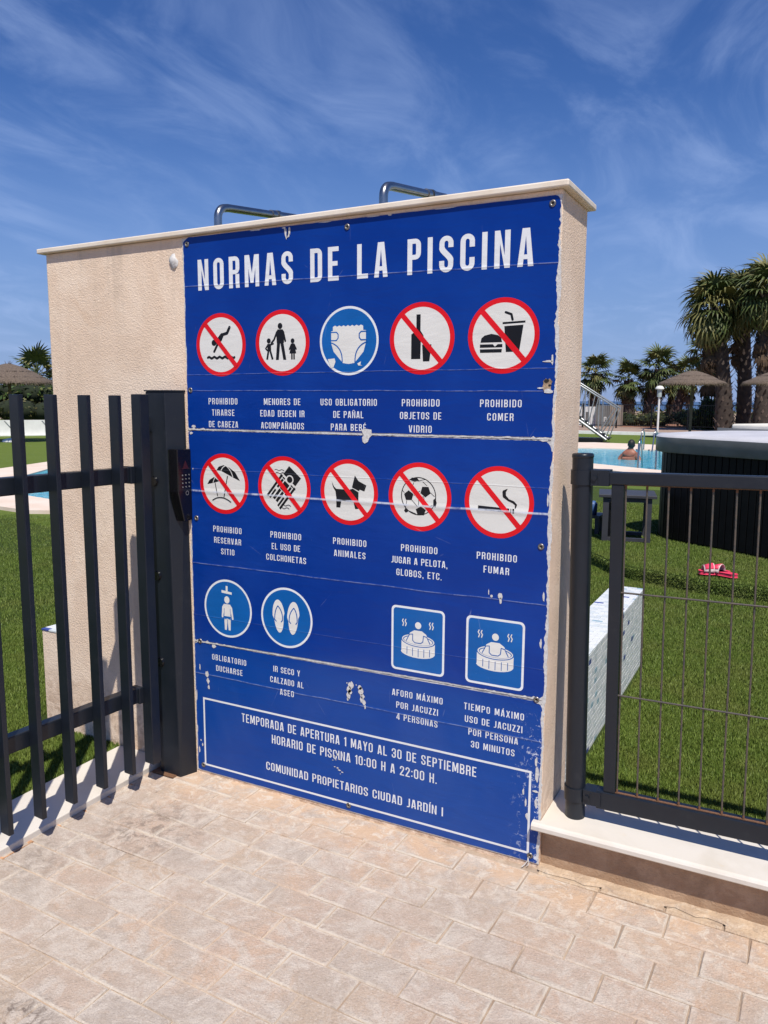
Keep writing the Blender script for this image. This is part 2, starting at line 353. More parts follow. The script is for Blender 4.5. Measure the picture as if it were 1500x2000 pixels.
# ------------------------------------------------------------------ ground, sea, lawn
b = MB(); b.box(-4000, 4000, -300, 125, -.6, -.03); structure(b.build('ground', M_sand))
m, nt, bs = new_mat('sea_water'); bs.inputs['Base Color'].default_value = (.012, .045, .105, 1); bs.inputs['Roughness'].default_value = .28
bump(nt, bs, noise(nt, .35, 4, .6, mapping=(.3, 1, 1)), .5, .4)
b = MB(); b.poly([(-15000, 118, -4), (12000, 118, -4), (12000, 9500, -4), (-15000, 9500, -4)]); structure(b.build('sea', m))
b = MB(); b.box(-60, 60, .22, 34, -.02, .012); b.box(-60, -.43, -6, .22, -.02, .012)
structure(b.build('lawn', M_turf_far))
b = MB()
b.poly([(1.0, .2, .016), (4.2, .2, .016), (4.2, 4.4, .016), (-.6, 5.6, .016), (-.6, .31, .016), (1.0, .31, .016)])
b.poly([(-.43, -3, .016), (-.43, 0, .016), (-.74, 0, .016), (-.74, .4, .016), (-1.2, 2.5, .016), (-6.6, 4.2, .016), (-8, -3, .016)])
structure(b.build('turf_backing', M_turf))
# paving bed and pavers
b = MB(); b.box(-3.0, 5.2, -6, .03, -.08, -.0055); structure(b.build('paving_bed', M_joint))
def paver_mesh(k, L=.2135, W=.1110, H=.05):
    rr = random.Random(k); b = MB(); ch = .0035
    def ring(inset, z, j):
        pts = []
        for (sx, sy) in ((-1, -1), (0, -1), (1, -1), (1, 0), (1, 1), (0, 1), (-1, 1), (-1, 0)):
            dx = rr.uniform(-j, j); dy = rr.uniform(-j, j)
            pts.append((sx*(L/2-inset)+dx, sy*(W/2-inset)+dy, z+rr.uniform(-.0004, .0004)))
        return pts
    r0 = ring(0, -H, .0002); r1 = ring(.0004, -ch*1.1, .0010); r2 = ring(ch, 0, .0016)
    b.add(r0+r1+r2, [(i, (i+1) % 8, 8+(i+1) % 8, 8+i) for i in range(8)]+[(8+i, 8+(i+1) % 8, 16+(i+1) % 8, 16+i) for i in range(8)]+[tuple(16+i for i in range(8))])
    me = D.meshes.new('paver'); me.from_pydata(b.v, [], b.f); me.materials.append(M_paver); me.update(); return me
pm = [paver_mesh(i) for i in range(8)]
bed = D.objects['paving_bed']
PX, PY = .2175, .1145
rows = 0; nb = 0; rest = MB()
cA, sA = math.cos(R(-2)), math.sin(R(-2))
def in_view(x, y): return -.35 < x < 2.75 and y > -1.62 and (y > -1.35+.0*x)
for j in range(0, 40):
    for i in range(-9, 24):
        lx = .4125+i*PX+(j % 2)*PX/2-1.2; ly = -(j+.5)*PY
        x = 1.2+lx*cA-ly*sA; y = -.060+.0+lx*sA+ly*cA
        y += .040
        if x < -.05 and y > -.13: continue
        if x > 4.8: continue
        if in_view(x, y) and nb < 299:
            o = link('paver', pm[(i*3+j*5) % 8], bed, (x, y, rnd(-.0012, .0012)))
            o.rotation_euler = (rnd(-.006, .006), rnd(-.004, .004), R(-2)+rnd(-.007, .007)+(PI if (i+j) % 3 == 0 else 0)); nb += 1
        else:
            rest.box(x-.1068, x+.1068, y-.0555, y+.0555, -.05, -.0008, 0, Matrix.Rotation(R(-2), 3, 'Z'), (x, y, 0))
rest.build('outer_pavers', M_paver, bed, kind='stuff')
# cut edging pieces along the wall, uneven, slightly yellower
def mat_edge():
    m, nt, b = new_mat('ochre_edging'); b.inputs['Roughness'].default_value = .9
    a = mixc(nt, ramp(nt, noise(nt, 12, 6, .7, .5), .35, .65), (.58, .43, .29), (.45, .33, .23))
    a = mixc(nt, ramp(nt, noise(nt, 30, 6, .75, .8), .5, .68, 0, .7), a, (.64, .54, .42))
    a = mixc(nt, ramp(nt, noise(nt, 60, 5, .75, .8), .58, .7, 0, .7), a, (.26, .19, .14))
    nt.links.new(a, b.inputs['Base Color']); bump(nt, b, noise(nt, 70, 5, .7), 1, .008); return m
M_edge = mat_edge()
x = 1.418
while x < 3.4:
    L = rnd(.14, .24); yb = -.097-.018*(x-1.2)*0; y1 = (.012 if x > 1.41 else -.004)
    b = MB(); yy0 = -.017-(x-1.2)*.035; jj = [rnd(-.003, .003) for _ in range(8)]
    top = rnd(-.0005, .003)
    b.add([(x+.003, yy0+jj[0], -.05), (x+L-.003, yy0-.035*L+jj[1], -.05), (x+L-.003, y1, -.05), (x+.003, y1, -.05),
           (x+.003, yy0+jj[0], top-.003), (x+L-.003, yy0-.035*L+jj[1], top-.003), (x+L-.003, y1, top), (x+.003, y1, top),
           (x+.006, yy0+jj[0]+.004, top), (x+L-.006, yy0-.035*L+jj[1]+.004, top)],
          [(0, 1, 5, 4), (1, 2, 6, 5), (3, 0, 4, 7), (4, 5, 9, 8), (8, 9, 6, 7), (5, 6, 9), (7, 4, 8)])
    b.build('edging_paver', [M_edge if x > 1.35 else M_paver], bed); x += L
# mortar smear, small raised lip by the low wall
b = MB(); n = 60
pts = [(1.416+i*.03, -.006-.012*abs(math.sin(i*.9))-rnd(0, .008), .0045) for i in range(n)]
vs = []; 
for (px_, py_, pz_) in pts: vs += [(px_, py_, .002), (px_, py_+.006, .0065+rnd(0, .003)), (px_, .022, .007+rnd(0, .003))]
b.add(vs, [(3*i+k, 3*i+3+k, 3*i+4+k, 3*i+1+k) for i in range(n-1) for k in (0, 1)], 0)
b.build('mortar_lip', M_edge, bed)

# ------------------------------------------------------------------ wall with sign
wall = empty('stuccoed_wall', (.34, .15, 0), 'beige stuccoed shower wall with a cream stone cap, carrying the blue sign', 'wall')
wall_off = Vector((-.34, -.15, 0))
b = MB(); nx = 1
b.add([(-.742, .004, -.1), (1.416, .004, -.1), (1.416, .305, -.1), (-.742, .305, -.1), (-.735, .004, 2.084), (1.416, .004, 2.104), (1.416, .305, 2.104), (-.735, .305, 2.084)],
      [(0, 1, 5, 4), (1, 2, 6, 5), (2, 3, 7, 6), (3, 0, 4, 7), (4, 5, 6, 7), (3, 2, 1, 0)])
b.build('wall_body', M_stucco, wall, wall_off, bevel=.006)
b = MB()
b.add([(-.765, -.016, 2.0845), (1.437, -.016, 2.1045), (1.437, .332, 2.1045), (-.765, .332, 2.0845), (-.765, -.016, 2.104), (1.437, -.016, 2.124), (1.437, .332, 2.124), (-.765, .332, 2.104)],
      [(0, 1, 5, 4), (1, 2, 6, 5), (2, 3, 7, 6), (3, 0, 4, 7), (4, 5, 6, 7), (3, 2, 1, 0)])
b.build('cap_stone', M_marble2, wall, wall_off, bevel=.004)
# a crumb of white filler left of the sign
b = MB(); b.lathe([(0, .010), (.010, .008), (.016, .004), (.019, 0)], 10, jit=.35)
o = b.build('filler_blob', M_torn, wall); o.rotation_euler = (R(90), 0, 0); o.location = Vector((-.048, .003, 2.006))+wall_off; o.scale = (1, 1.5, 1)
# tiled bench behind the wall, showing at both ends
def tile_bench(x0, x1, y0, y1, ztop, label):
    t = empty('tiled_bench', ((x0+x1)/2, (y0+y1)/2, 0), label, 'bench', 'mosaic tiled low benches behind the wall'); off = Vector((-(x0+x1)/2, -(y0+y1)/2, 0))
    b = MB(); b.box(x0+.003, x1-.003, y0+.003, y1-.003, -.05, ztop-.003); 
    b.build('bench_core', [M_grout if x0 > 0 else M_stucco], t, off)
    tl = MB(); rr = random.Random(8); tx, tz, g = .0475, .0235, .0022
    def mi():
        q = rr.random(); return 0 if q < .60 else 1 if q < .94 else 2 if q < .965 else 3
    # top: tiles long in x
    r = 0; y = y0
    while y < y1-.001:
        x = x0-(tx/2 if r % 2 else 0)
        while x < x1-.001:
            a, c = max(x, x0), min(x+tx-g, x1)
            if c-a > .006: tl.box(a, c, y, min(y+tz-g, y1), ztop-.006, ztop+rr.uniform(0, .0008), mi())
            x += tx
        y += tz; r += 1
    # outer long side
    if x0 > 0:
        r = 0; z = ztop-.004-tz
        while z > -.02:
            y = y0-(tx/2 if r % 2 else 0)
            while y < y1-.001:
                a, c = max(y, y0), min(y+tx-g, y1)
                if c-a > .006: tl.box(x1-.006, x1+rr.uniform(0, .0008), a, c, z, z+tz-g, mi())
                y += tx
            z -= tz; r += 1
    tl.build('mosaic_tiles', [M_mosw, M_mosg, M_mosb, M_mosc], t, off, kind='stuff')
    return t
tile_bench(1.185, 1.362, .306, 2.16, .462, 'white and blue mosaic tiled low bench beside the lawn, seen through the mesh fence')
tb = tile_bench(-.900, -.743, .012, 2.16, .470, 'low stucco bench end with mosaic top behind the bar gate')

# sign --------------------------------------------------------------
sign = empty('rules_sign', (.707, 0, 0), 'large worn blue pool rules sign with white lettering on the beige wall', 'sign')
SO = Vector((-.707, 0, 0))
def jag(z0, z1, x, amp, rr, step=.006, inward=1):
    pts = []; z = z0; a = 0
    while z < z1:
        a += rr.uniform(-amp, amp)*.55; a = max(-amp, min(amp, a*.93))
        pts.append((x+a+(rr.random() < .06)*inward*rr.uniform(0, amp), z)); z += step*rr.uniform(.6, 1.4)
    return pts
rr = random.Random(3)
# white backing slab with its own ragged outline
bk = MB()
for (z0, z1) in ((.012, 2.0885),):
    Lp = jag(z0, z1, -.0015, .0035, rr); Rp = jag(z0, z1, 1.4165, .0038, rr)
    Lp = [(min(x_, .002), z) for x_, z in Lp]
    ptsf = [(x_, z) for x_, z in Rp]+[(x_, z) for x_, z in Lp[::-1]]
    n = len(ptsf)
    bk.add([(x_, .0012, z) for x_, z in ptsf]+[(x_, .0035, z) for x_, z in ptsf], [tuple(range(n))[::1], tuple(range(n, 2*n))[::-1]]+[(i, n+i, n+(i+1) % n, (i+1) % n) for i in range(n)])
bk.build('sign_backing', M_torn, sign, SO)
def sheet(z0, z1, tl, tr, bl, br, s0=(0, 0), s1=(0, 0)):
    """blue sheet between two seams, rounded corners, ragged sides; s = seam height change across"""
    Rp = jag(z0+br, z1-tr, 1.4095, .0042, rr, inward=-1); Lp = jag(z0+bl, z1-tl, .0035, .0020, rr)
    pts = []
    def arc(cx, cz, r_, a0, a1):
        for k in range(7): a = R(a0+(a1-a0)*k/6); pts.append((cx+r_*math.cos(a), cz+r_*math.sin(a)))
    nb_ = 46
    for i in range(nb_):
        t = (i+.5)/nb_; xx = bl+t*(1.409-bl-br); pts.append((xx, z0+s0[0]+(s0[1]-s0[0])*t+rr.uniform(0, .0012)))
    arc(1.4095-br, z0+s0[1]+br, br, -90, 0) if br > .001 else None
    pts += [(x_, z+s0[1]*(1-(z-z0)/(z1-z0))+s1[1]*(z-z0)/(z1-z0)) for x_, z in Rp]
    arc(1.4095-tr, z1+s1[1]-tr, tr, 0, 90) if tr > .001 else None
    for i in range(nb_):
        t = 1-(i+.5)/nb_; xx = tl+t*(1.409-tl-tr); pts.append((xx, z1+s1[0]+(s1[1]-s1[0])*t-rr.uniform(0, .0012)))
    pts += [(x_, z+s0[0]*(1-(z-z0)/(z1-z0))+s1[0]*(z-z0)/(z1-z0)) for x_, z in Lp[::-1]]
    n = len(pts)
    b = MB(); b.add([(x_, 0, z) for x_, z in pts]+[(x_, .0009, z) for x_, z in pts], [tuple(range(n))]+[(i, n+i, n+(i+1) % n, (i+1) % n) for i in range(n)])
    return b.build('blue_sheet', M_blue, sign, SO)
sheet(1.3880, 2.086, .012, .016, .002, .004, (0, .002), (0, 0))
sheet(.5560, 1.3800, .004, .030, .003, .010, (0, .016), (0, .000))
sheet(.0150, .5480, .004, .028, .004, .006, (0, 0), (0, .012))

# ---- lettering: condensed capitals, one unit high
def G(T=.155, TH=.135, W=.43):
    rc = .20
    def rect(x0, x1, z0, z1): return [[(x0, z0), (x1, z0), (x1, z1), (x0, z1)]]
    def arc(cx, cz, rx, rz, a0, a1, tx=T, tz=TH, n=6):
        out = []
        for k in range(n):
            a, c = R(a0+(a1-a0)*k/n), R(a0+(a1-a0)*(k+1)/n)
            out.append([(cx+rx*math.cos(a), cz+rz*math.sin(a)), (cx+rx*math.cos(c), cz+rz*math.sin(c)), (cx+(rx-tx)*math.cos(c), cz+(rz-tz)*math.sin(c)), (cx+(rx-tx)*math.cos(a), cz+(rz-tz)*math.sin(a))])
        return out
    def top(w_=W): return arc(w_/2, 1-rc, w_/2, rc, 0, 180, n=10)
    def bot(w_=W): return arc(w_/2, rc, w_/2, rc, 180, 360, n=10)
    g = {}
    L = rect(0, T, 0, 1)
    g['I'] = (L, T)
    g['O'] = (top()+bot()+rect(0, T, rc, 1-rc)+rect(W-T, W, rc, 1-rc), W); g['0'] = g['O']
    g['U'] = (bot()+rect(0, T, rc, 1)+rect(W-T, W, rc, 1), W)
    g['C'] = (top()+bot()+rect(0, T, rc, 1-rc)+rect(W-T, W, .64, 1-rc)+rect(W-T, W, rc, .36), W)
    g['G'] = (top()+bot()+rect(0, T, rc, 1-rc)+rect(W-T, W, .64, 1-rc)+rect(W-T, W, rc, .42)+rect(W*.5, W, .42, .54), W)
    def sweep(z0, z1, x0, x1, w0, wm, n=8):
        out = []
        f = lambda t: (x0+(x1-x0)*(3*t*t-2*t**3), z0+(z1-z0)*t, w0+(wm-w0)*math.sin(PI*t))
        for k in range(n):
            a, c = f(k/n), f((k+1)/n)
            out.append([(a[0]-a[2]/2, a[1]), (a[0]+a[2]/2, a[1]), (c[0]+c[2]/2, c[1]), (c[0]-c[2]/2, c[1])])
        return out
    g['S'] = (top()+bot()+rect(W-T, W, .68, 1-rc)+rect(0, T, rc, .32)+rect(0, T, .70, 1-rc)+rect(W-T, W, rc, .30)+sweep(.30, .70, W-T/2, T/2, T, T*1.55), W)
    def bowl(z0, z1, w_=W, r_=.18):
        o = rect(T, w_-r_, z1-TH, z1)+rect(T, w_-r_, z0, z0+TH)+rect(w_-T, w_, z0+r_, z1-r_)
        return o+arc(w_-r_, z1-r_, r_, r_, 0, 90)+arc(w_-r_, z0+r_, r_, r_, 270, 360)
    g['D'] = (L+bowl(0, 1), W)
    g['P'] = (L+bowl(.42, 1), W)
    g['R'] = (L+bowl(.44, 1)+rect(W-T-.01, W-.01, .16, .44)+[[(W-T-.01, .16), (W-.01, .16), (W+.005, 0), (W-T+.01, 0)]], W)
    g['B'] = (L+bowl(.47, 1, W-.015)+bowl(0, .535), W)
    g['L'] = (L+rect(T, .37, 0, TH), .37)
    g['E'] = (L+rect(T, .38, 0, TH)+rect(T, .38, 1-TH, 1)+rect(T, .34, .44, .44+TH), .38)
    g['F'] = (L+rect(T, .37, 1-TH, 1)+rect(T, .33, .43, .43+TH), .37)
    g['H'] = (L+rect(W-T, W, 0, 1)+rect(T, W-T, .44, .44+TH), W)
    g['T'] = (rect(0, .40, 1-TH, 1)+rect(.2-T/2, .2+T/2, 0, 1-TH), .40)
    g['N'] = (L+rect(W+.02-T, W+.02, 0, 1)+[[(T*.7, 1), (W+.02-T*.7-.13, 0), (W+.02-T*.7, 0), (T*.7+.13, 1)]], W+.02)
    g['N'] = (L+rect(W+.02-T, W+.02, 0, 1)+[[(T*.55, 1), (W+.02-T, 0), (W+.02-T*.55, 0), (T, 1)]], W+.02)
    wm = .57
    g['M'] = (rect(0, T*.95, 0, 1)+rect(wm-T*.95, wm, 0, 1)+[[(T*.5, 1), (wm/2-.06, 0.0+.12), (wm/2, .12), (wm/2, .42), (T*.95+.04, 1)]]+[[(wm-T*.5, 1), (wm-T*.95-.04, 1), (wm/2, .42), (wm/2, .12), (wm/2+.06, .12)]], wm)
    wa = .45
    A_ = [[(0, 0), (T*.98, 0), (wa/2+.0, .80), (wa/2, 1), (wa/2-.105, 1)], [(wa, 0), (wa/2+.105, 1), (wa/2, 1), (wa/2, .80), (wa-T*.98, 0)]]+[[(.125, .19), (wa-.125, .19), (wa-.145, .19+TH*.9), (.145, .19+TH*.9)]]
    g['A'] = (A_, wa)
    V_ = [[(0, 1), (wa/2-.10, 0), (wa/2, 0), (wa/2, .22), (T*.98, 1)], [(wa, 1), (wa-T*.98, 1), (wa/2, .22), (wa/2, 0), (wa/2+.10, 0)]]
    g['V'] = (V_, wa)
    g['X'] = ([[(0, 0), (T, 0), (wa/2, .36), (wa/2, .64), (wa/2-.075, .5)], [(wa, 0), (wa/2+.075, .5), (wa/2, .64), (wa/2, .36), (wa-T, 0)], [(0, 1), (wa/2-.075, .5), (wa/2, .50), (wa/2, .64), (T, 1)], [(wa, 1), (wa-T, 1), (wa/2, .64), (wa/2, .5), (wa/2+.075, .5)]], wa)
    g['Y'] = (rect(wa/2-T/2, wa/2+T/2, 0, .40)+[[(0, 1), (wa/2-T/2, .40), (wa/2, .40), (wa/2, .62), (T*.95, 1)], [(wa, 1), (wa-T*.95, 1), (wa/2, .62), (wa/2, .40), (wa/2+T/2, .40)]], wa)
    g['Z'] = (rect(0, .38, 0, TH)+rect(0, .38, 1-TH, 1)+[[(0, TH), (T*1.1, TH), (.38, 1-TH), (.38-T*1.1, 1-TH)]], .38)
    g['J'] = (rect(.30-T, .30, rc, 1)+arc(.10, rc, .20, rc, 270, 360, n=6)+rect(0, .10, 0, TH), .30)
    g['1'] = (rect(.10, .10+T, 0, 1)+[[(.10, .80), (.10, 1-.06), (.0, .86), (0, .74)]], .10+T)
    g['2'] = (top(.42)+rect(0, T, .68, 1-rc)+rect(.42-T, .42, .66, 1-rc)+[[(0, TH), (T*1.1, TH), (.42, .66), (.42-T, .66)]]+rect(0, .42, 0, TH), .42)
    g['3'] = (top(.42)+bot(.42)+rect(0, T, .68, 1-rc)+rect(0, T, rc, .32)+rect(.42-T, .42, .56, 1-rc)+rect(.42-T, .42, rc, .46)+rect(.14, .42-.03, .44, .57), .42)
    g['4'] = (rect(.27, .27+T, 0, 1)+rect(0, .27, .17, .17+TH)+rect(.27+T, .46, .17, .17+TH)+[[(0, .17+TH), (.13, .17+TH), (.27, .86), (.27, 1), (.22, 1)]], .46)
    g[':'] = (rect(0, T, .12, .12+T)+rect(0, T, .60, .60+T), T)
    g['.'] = (rect(0, T, 0, T), T); g[','] = ([[(.02, -.13), (.10, -.13), (T, .0), (T, T), (0, T), (0, 0), (.05, 0)]], T)
    def acc(base, dx=0):
        p, w_ = g[base]; c = w_/2; return (p+[[(c-.05+dx, 1.06), (c+.05+dx, 1.06), (c+.13+dx, 1.22), (c+.01+dx, 1.22)]], w_)
    g['Á'] = acc('A'); g['É'] = acc('E'); g['Í'] = acc('I')
    p, w_ = g['N']; g['Ñ'] = (p+[[(.08, 1.06), (.20, 1.10), (.32, 1.05), (.37, 1.12), (.33, 1.17), (.22, 1.15), (.13, 1.19), (.07, 1.14)]], w_)
    return g
GL = G(); GT = G(.125, .115, .43)
def bake_text(b, txt, cx, z, cap, width, mi=0, d0=.0005):
    GL = GT if cap < .05 else globals()['GL']
    nat = sum(.22 if c == ' ' else GL[c][1] for c in txt)*cap
    n = len(txt)-1
    tr = (width-nat)/n if n else 0
    sx = 1.0
    if tr < .05*cap: tr = .05*cap; sx = (width-tr*n)/nat
    if tr > .16*cap: sx = (width-.16*cap*n)/nat; tr = .16*cap
    sx = max(.8, min(1.22, sx))
    if n: tr = (width-nat*sx)/n
    x = cx-width/2
    for c in txt:
        if c == ' ': x += .22*cap*sx+tr; continue
        ps, w_ = GL[c]
        for k, p in enumerate(ps):
            b.poly([(x+px_*cap*sx, -d0-k*.000012, z+pz_*cap) for px_, pz_ in p], mi)
        x += w_*cap*sx+tr
def caption(lines, **props):
    for (t, cx, z, cap, wd) in lines: b = MB(); bake_text(b, t, cx, z, cap, wd); b.build('lettering', M_ink_w, sign, SO, **props)
CAP = .0228
def words(t, cx, z, cap, wd):
    """one object per word, set with the same spacing as the whole line"""
    g_ = GT if cap < .05 else GL
    nat = sum(.22 if c == ' ' else g_[c][1] for c in t)*cap; n = len(t)-1; tr = (wd-nat)/n; x = cx-wd/2
    for wrd in t.split(' '):
        L = sum(g_[c][1] for c in wrd)*cap+tr*(len(wrd)-1); b = MB()
        xx = x
        for c in wrd:
            ps, w_ = g_[c]
            for k, p in enumerate(ps): b.poly([(xx+px_*cap, -.0005-k*.000012, z+pz_*cap) for px_, pz_ in p])
            xx += w_*cap+tr
        b.build('lettering', M_ink_w, sign, SO); x = xx+.22*cap+tr
words('NORMAS DE LA PISCINA', .7025, 1.893, .1095, 1.267)
C1, C2, C3, C4, C5 = .171, .4385, .7075, .975, 1.248
def row(ztops, cols):
    for cx, ls in cols: caption([(t, cx, ztops[i]-CAP, CAP, wd) for i, (t, wd) in enumerate(ls)])
ZT = (1.502, 1.4605, 1.4175)
row(ZT, ((C1, (('PROHIBIDO', .134), ('TIRARSE', .104), ('DE CABEZA', .136))), (C2-.004, (('MENORES DE', .156), ('EDAD DEBEN IR', .189), ('ACOMPAÑADOS', .184))),
         (C3-.002, (('USO OBLIGATORIO', .220), ('DE PAÑAL', .118), ('PARA BEBÉ', .138))), (C4, (('PROHIBIDO', .134), ('OBJETOS DE', .147), ('VIDRIO', .082))),
         (C5-.002, (('PROHIBIDO', .134), ('COMER', .085)))))
ZT = (1.0215, .9785, .9365)
row(ZT, ((C1+.007, (('PROHIBIDO', .134), ('RESERVAR', .128), ('SITIO', .063))), (C2+.005, (('PROHIBIDO', .134), ('EL USO DE', .124), ('COLCHONETAS', .174))),
         (C3+.003, (('PROHIBIDO', .133), ('ANIMALES', .126))), (C4+.001, (('PROHIBIDO', .133), ('JUGAR A PELOTA,', .205), ('GLOBOS, ETC.', .166))),
         (C5-.002, (('PROHIBIDO', .133), ('FUMAR', .085)))))
ZT = (.5115, .4685, .4265, .3845)
row(ZT, ((C1+.001, (('OBLIGATORIO', .165), ('DUCHARSE', .128))), (C2+.002, (('IR SECO Y', .119), ('CALZADO AL', .149), ('ASEO', .062))),
         (C4, (('AFORO MÁXIMO', .190), ('POR JACUZZI', .157), ('4 PERSONAS', .155))),
         (C5+.001, (('TIEMPO MÁXIMO', .205), ('USO DE JACUZZI', .197), ('POR PERSONA', .170), ('30 MINUTOS', .150)))))
caption([('TEMPORADA DE APERTURA 1 MAYO AL 30 DE SEPTIEMBRE', .7115, .2605, .0345, .967), ('HORARIO DE PISCINA 10:00 H A 22:00 H.', .711, .2025, .0345, .684)])
caption([('COMUNIDAD PROPIETARIOS CIUDAD JARDÍN I', .7095, .0905, .0325, .737)])
# white frame round the opening hours
b = MB(); fw = .0075; x0, x1, z0, z1 = .038, 1.382, .040, .325
for q in ((x0, x1, z1-fw, z1), (x0, x1, z0, z0+fw), (x0, x0+fw, z0+fw, z1-fw), (x1-fw, x1, z0+fw, z1-fw)):
    b.poly([(q[0], -.0004, q[2]), (q[1], -.0004, q[2]), (q[1], -.0004, q[3]), (q[0], -.0004, q[3])])
b.build('printed_frame', M_ink_w, sign, SO)

# ---- symbols (unit = disc radius)
RAD = .1135
class SY:
    def __init__(s, cx, cz, rad=RAD): s.b = MB(); s.cx, s.cz, s.r = cx, cz, rad; s.d = .0005
    def P(s, x, z, d=None): return (s.cx+x*s.r, -(s.d if d is None else d), s.cz+z*s.r)
    def poly(s, pts, mi): s.b.poly([s.P(*p) for p in pts], mi); s.d += .000015
    def ell(s, x, z, rx, rz, mi, n=28, a0=0, a1=360, tilt=0):
        k = n if a1-a0 >= 360 else n+1; ct, st = math.cos(R(tilt)), math.sin(R(tilt)); pts = []
        for i in range(k):
            a = R(a0+(a1-a0)*i/n); u, v = rx*math.cos(a), rz*math.sin(a); pts.append((x+u*ct-v*st, z+u*st+v*ct))
        s.poly(pts, mi)
    def ring(s, r0, r1, mi, n=64):
        vs = [s.P(r_*math.cos(2*PI*i/n), r_*math.sin(2*PI*i/n)) for r_ in (r0, r1) for i in range(n)]
        s.b.add(vs, [(i, (i+1) % n, n+(i+1) % n, n+i) for i in range(n)], mi); s.d += .000015
    def line(s, pts, w_, mi, round_=True, taper=None):
        for i in range(len(pts)-1):
            (x0, z0), (x1, z1) = pts[i], pts[i+1]; L = math.hypot(x1-x0, z1-z0) or 1; nx_, nz_ = -(z1-z0)/L, (x1-x0)/L
            a = (w_[i] if isinstance(w_, (list, tuple)) else w_)/2; c = (w_[i+1] if isinstance(w_, (list, tuple)) else w_)/2
            s.poly([(x0+nx_*a, z0+nz_*a), (x0-nx_*a, z0-nz_*a), (x1-nx_*c, z1-nz_*c), (x1+nx_*c, z1+nz_*c)], mi)
            if round_:
                if i == 0: s.ell(x0, z0, a, a, mi, 8)
                s.ell(x1, z1, c, c, mi, 8)
    def bar(s): s.d += .00005; a = R(47.5); c, sn = math.cos(a), math.sin(a); e = .93; w_ = .075; s.poly([(-e*c+w_*sn, e*sn+w_*c), (-e*c-w_*sn, e*sn-w_*c), (e*c-w_*sn, -e*sn-w_*c), (e*c+w_*sn, -e*sn+w_*c)], 1)
    def done(s, name, label): s.b.build(name, [M_ink_c, M_ink_r, M_ink_k, M_ink_b, M_ink_w], sign, SO, label=label)
def curve(p0, p1, p2, n=8): return [((1-t)**2*p0[0]+2*t*(1-t)*p1[0]+t*t*p2[0], (1-t)**2*p0[1]+2*t*(1-t)*p1[1]+t*t*p2[1]) for t in [i/n for i in range(n+1)]]
def prohib(cx, cz): s = SY(cx, cz); s.ring(.86, 1, 1); s.ell(0, 0, .865, .865, 0, 56); s.d += .00003; return s
K, Wt, Bl = 2, 0, 3
Z1, Z2, Z3 = 1.695, 1.184, .7035
# no diving
s = prohib(.167, Z1); s.ell(-.27, .07, .10, .10, K); s.line([(-.27, -.21), (-.10, .06), (.03, .17)], .085, K)
s.line([(-.10, .10), (.06, .30)], [.20, .15], K); s.line([(.05, .31), (.27, .36), (.37, .54)], .10, K)
s.line([(-.54+i*.0545, -.40+.028*math.sin(i*1.57)) for i in range(21)], .075, K); s.bar(); s.done('prohibition_symbol', 'no diving symbol')
# minors accompanied
s = prohib(C2, Z1); s.ell(-.07, .51, .088, .095, K)
s.poly([(-.22, .34), (-.16, .41), (.02, .41), (.08, .34), (.07, .0), (.02, -.02), (-.16, -.02), (-.20, 0)], K)
s.poly([(-.19, .02), (-.07, .02), (-.13, -.52), (-.24, -.52)], K); s.poly([(-.07, .02), (.05, .02), (.15, -.52), (.04, -.52)], K)
s.line([(-.19, .33), (-.30, .10), (-.40, .0)], .065, K); s.line([(.05, .33), (.12, .05)], .065, K)
s.ell(-.50, .07, .075, .08, K); s.poly([(-.56, -.02), (-.42, -.02), (-.41, -.26), (-.55, -.26)], K)
s.line([(-.54, -.06), (-.62, -.16), (-.56, -.22)], .05, K); s.line([(-.43, -.05), (-.33, -.02)], .05, K)
s.line([(-.52, -.26), (-.57, -.50)], .07, K, False); s.line([(-.44, -.26), (-.36, -.50)], .07, K, False)
s.ell(.39, .05, .07, .075, K); s.poly([(.34, -.03), (.45, -.03), (.52, -.33), (.27, -.33)], K)
s.line([(.34, -.06), (.27, -.20)], .045, K); s.line([(.45, -.06), (.52, -.20)], .045, K)
s.line([(.36, -.33), (.36, -.51)], .055, K, False); s.line([(.44, -.33), (.44, -.51)], .055, K, False)
s.done('obligation_symbol', 'red ringed symbol of an adult with two children')
def mand(cx, cz): s = SY(cx, cz); s.ring(.925, 1, 4); s.ell(0, 0, .93, .93, 3, 56); s.d += .00003; return s
# nappy
s = mand(C3, Z1-.001)
sc_ = [(-.54+i*.0735, .42+(.035 if i % 2 else 0)) for i in range(15)]
s.poly([(-.60, -.06), (-.52, -.30), (-.20, -.64), (.0, -.67), (.20, -.64), (.50, -.32), (.58, -.06), (.58, .29), (.49, .30)]+sc_[::-1]+[(-.54, .30), (-.60, .29)], Wt)
for sg in (-1, 1):
    s.line([(sg*.60, .26), (sg*.42, .26), (sg*.36, .20), (sg*.36, .09), (sg*.42, .02), (sg*.60, .02)], .035, Bl)
    s.line([(sg*.62, -.04)]+curve((sg*.55, -.06), (sg*.20, -.20), (sg*.22, -.62)), .035, Bl)
s.d += .00003
s.poly([(-.72, -.52), (-.48, -.50), (-.45, -.60), (-.52, -.76), (-.60, -.78), (-.66, -.66)], Wt); s.poly([(.30, -.66), (.42, -.60), (.40, -.70), (.47, -.72), (.33, -.72)], Wt)
s.done('obligation_symbol', 'blue round nappy symbol with peeled spots')
# bottle
s = prohib(C4+.001, Z1-.001); s.poly([(-.165, .665), (-.035, .665), (-.035, .22), (.06, .08), (.07, -.04), (-.02, -.10), (-.03, -.57), (-.32, -.57), (-.32, .12), (-.165, .22)], K)
s.poly([(.02, -.17), (.31, -.17), (.25, -.64), (.05, -.64)], K); s.bar(); s.done('prohibition_symbol', 'no glass symbol with a bottle')
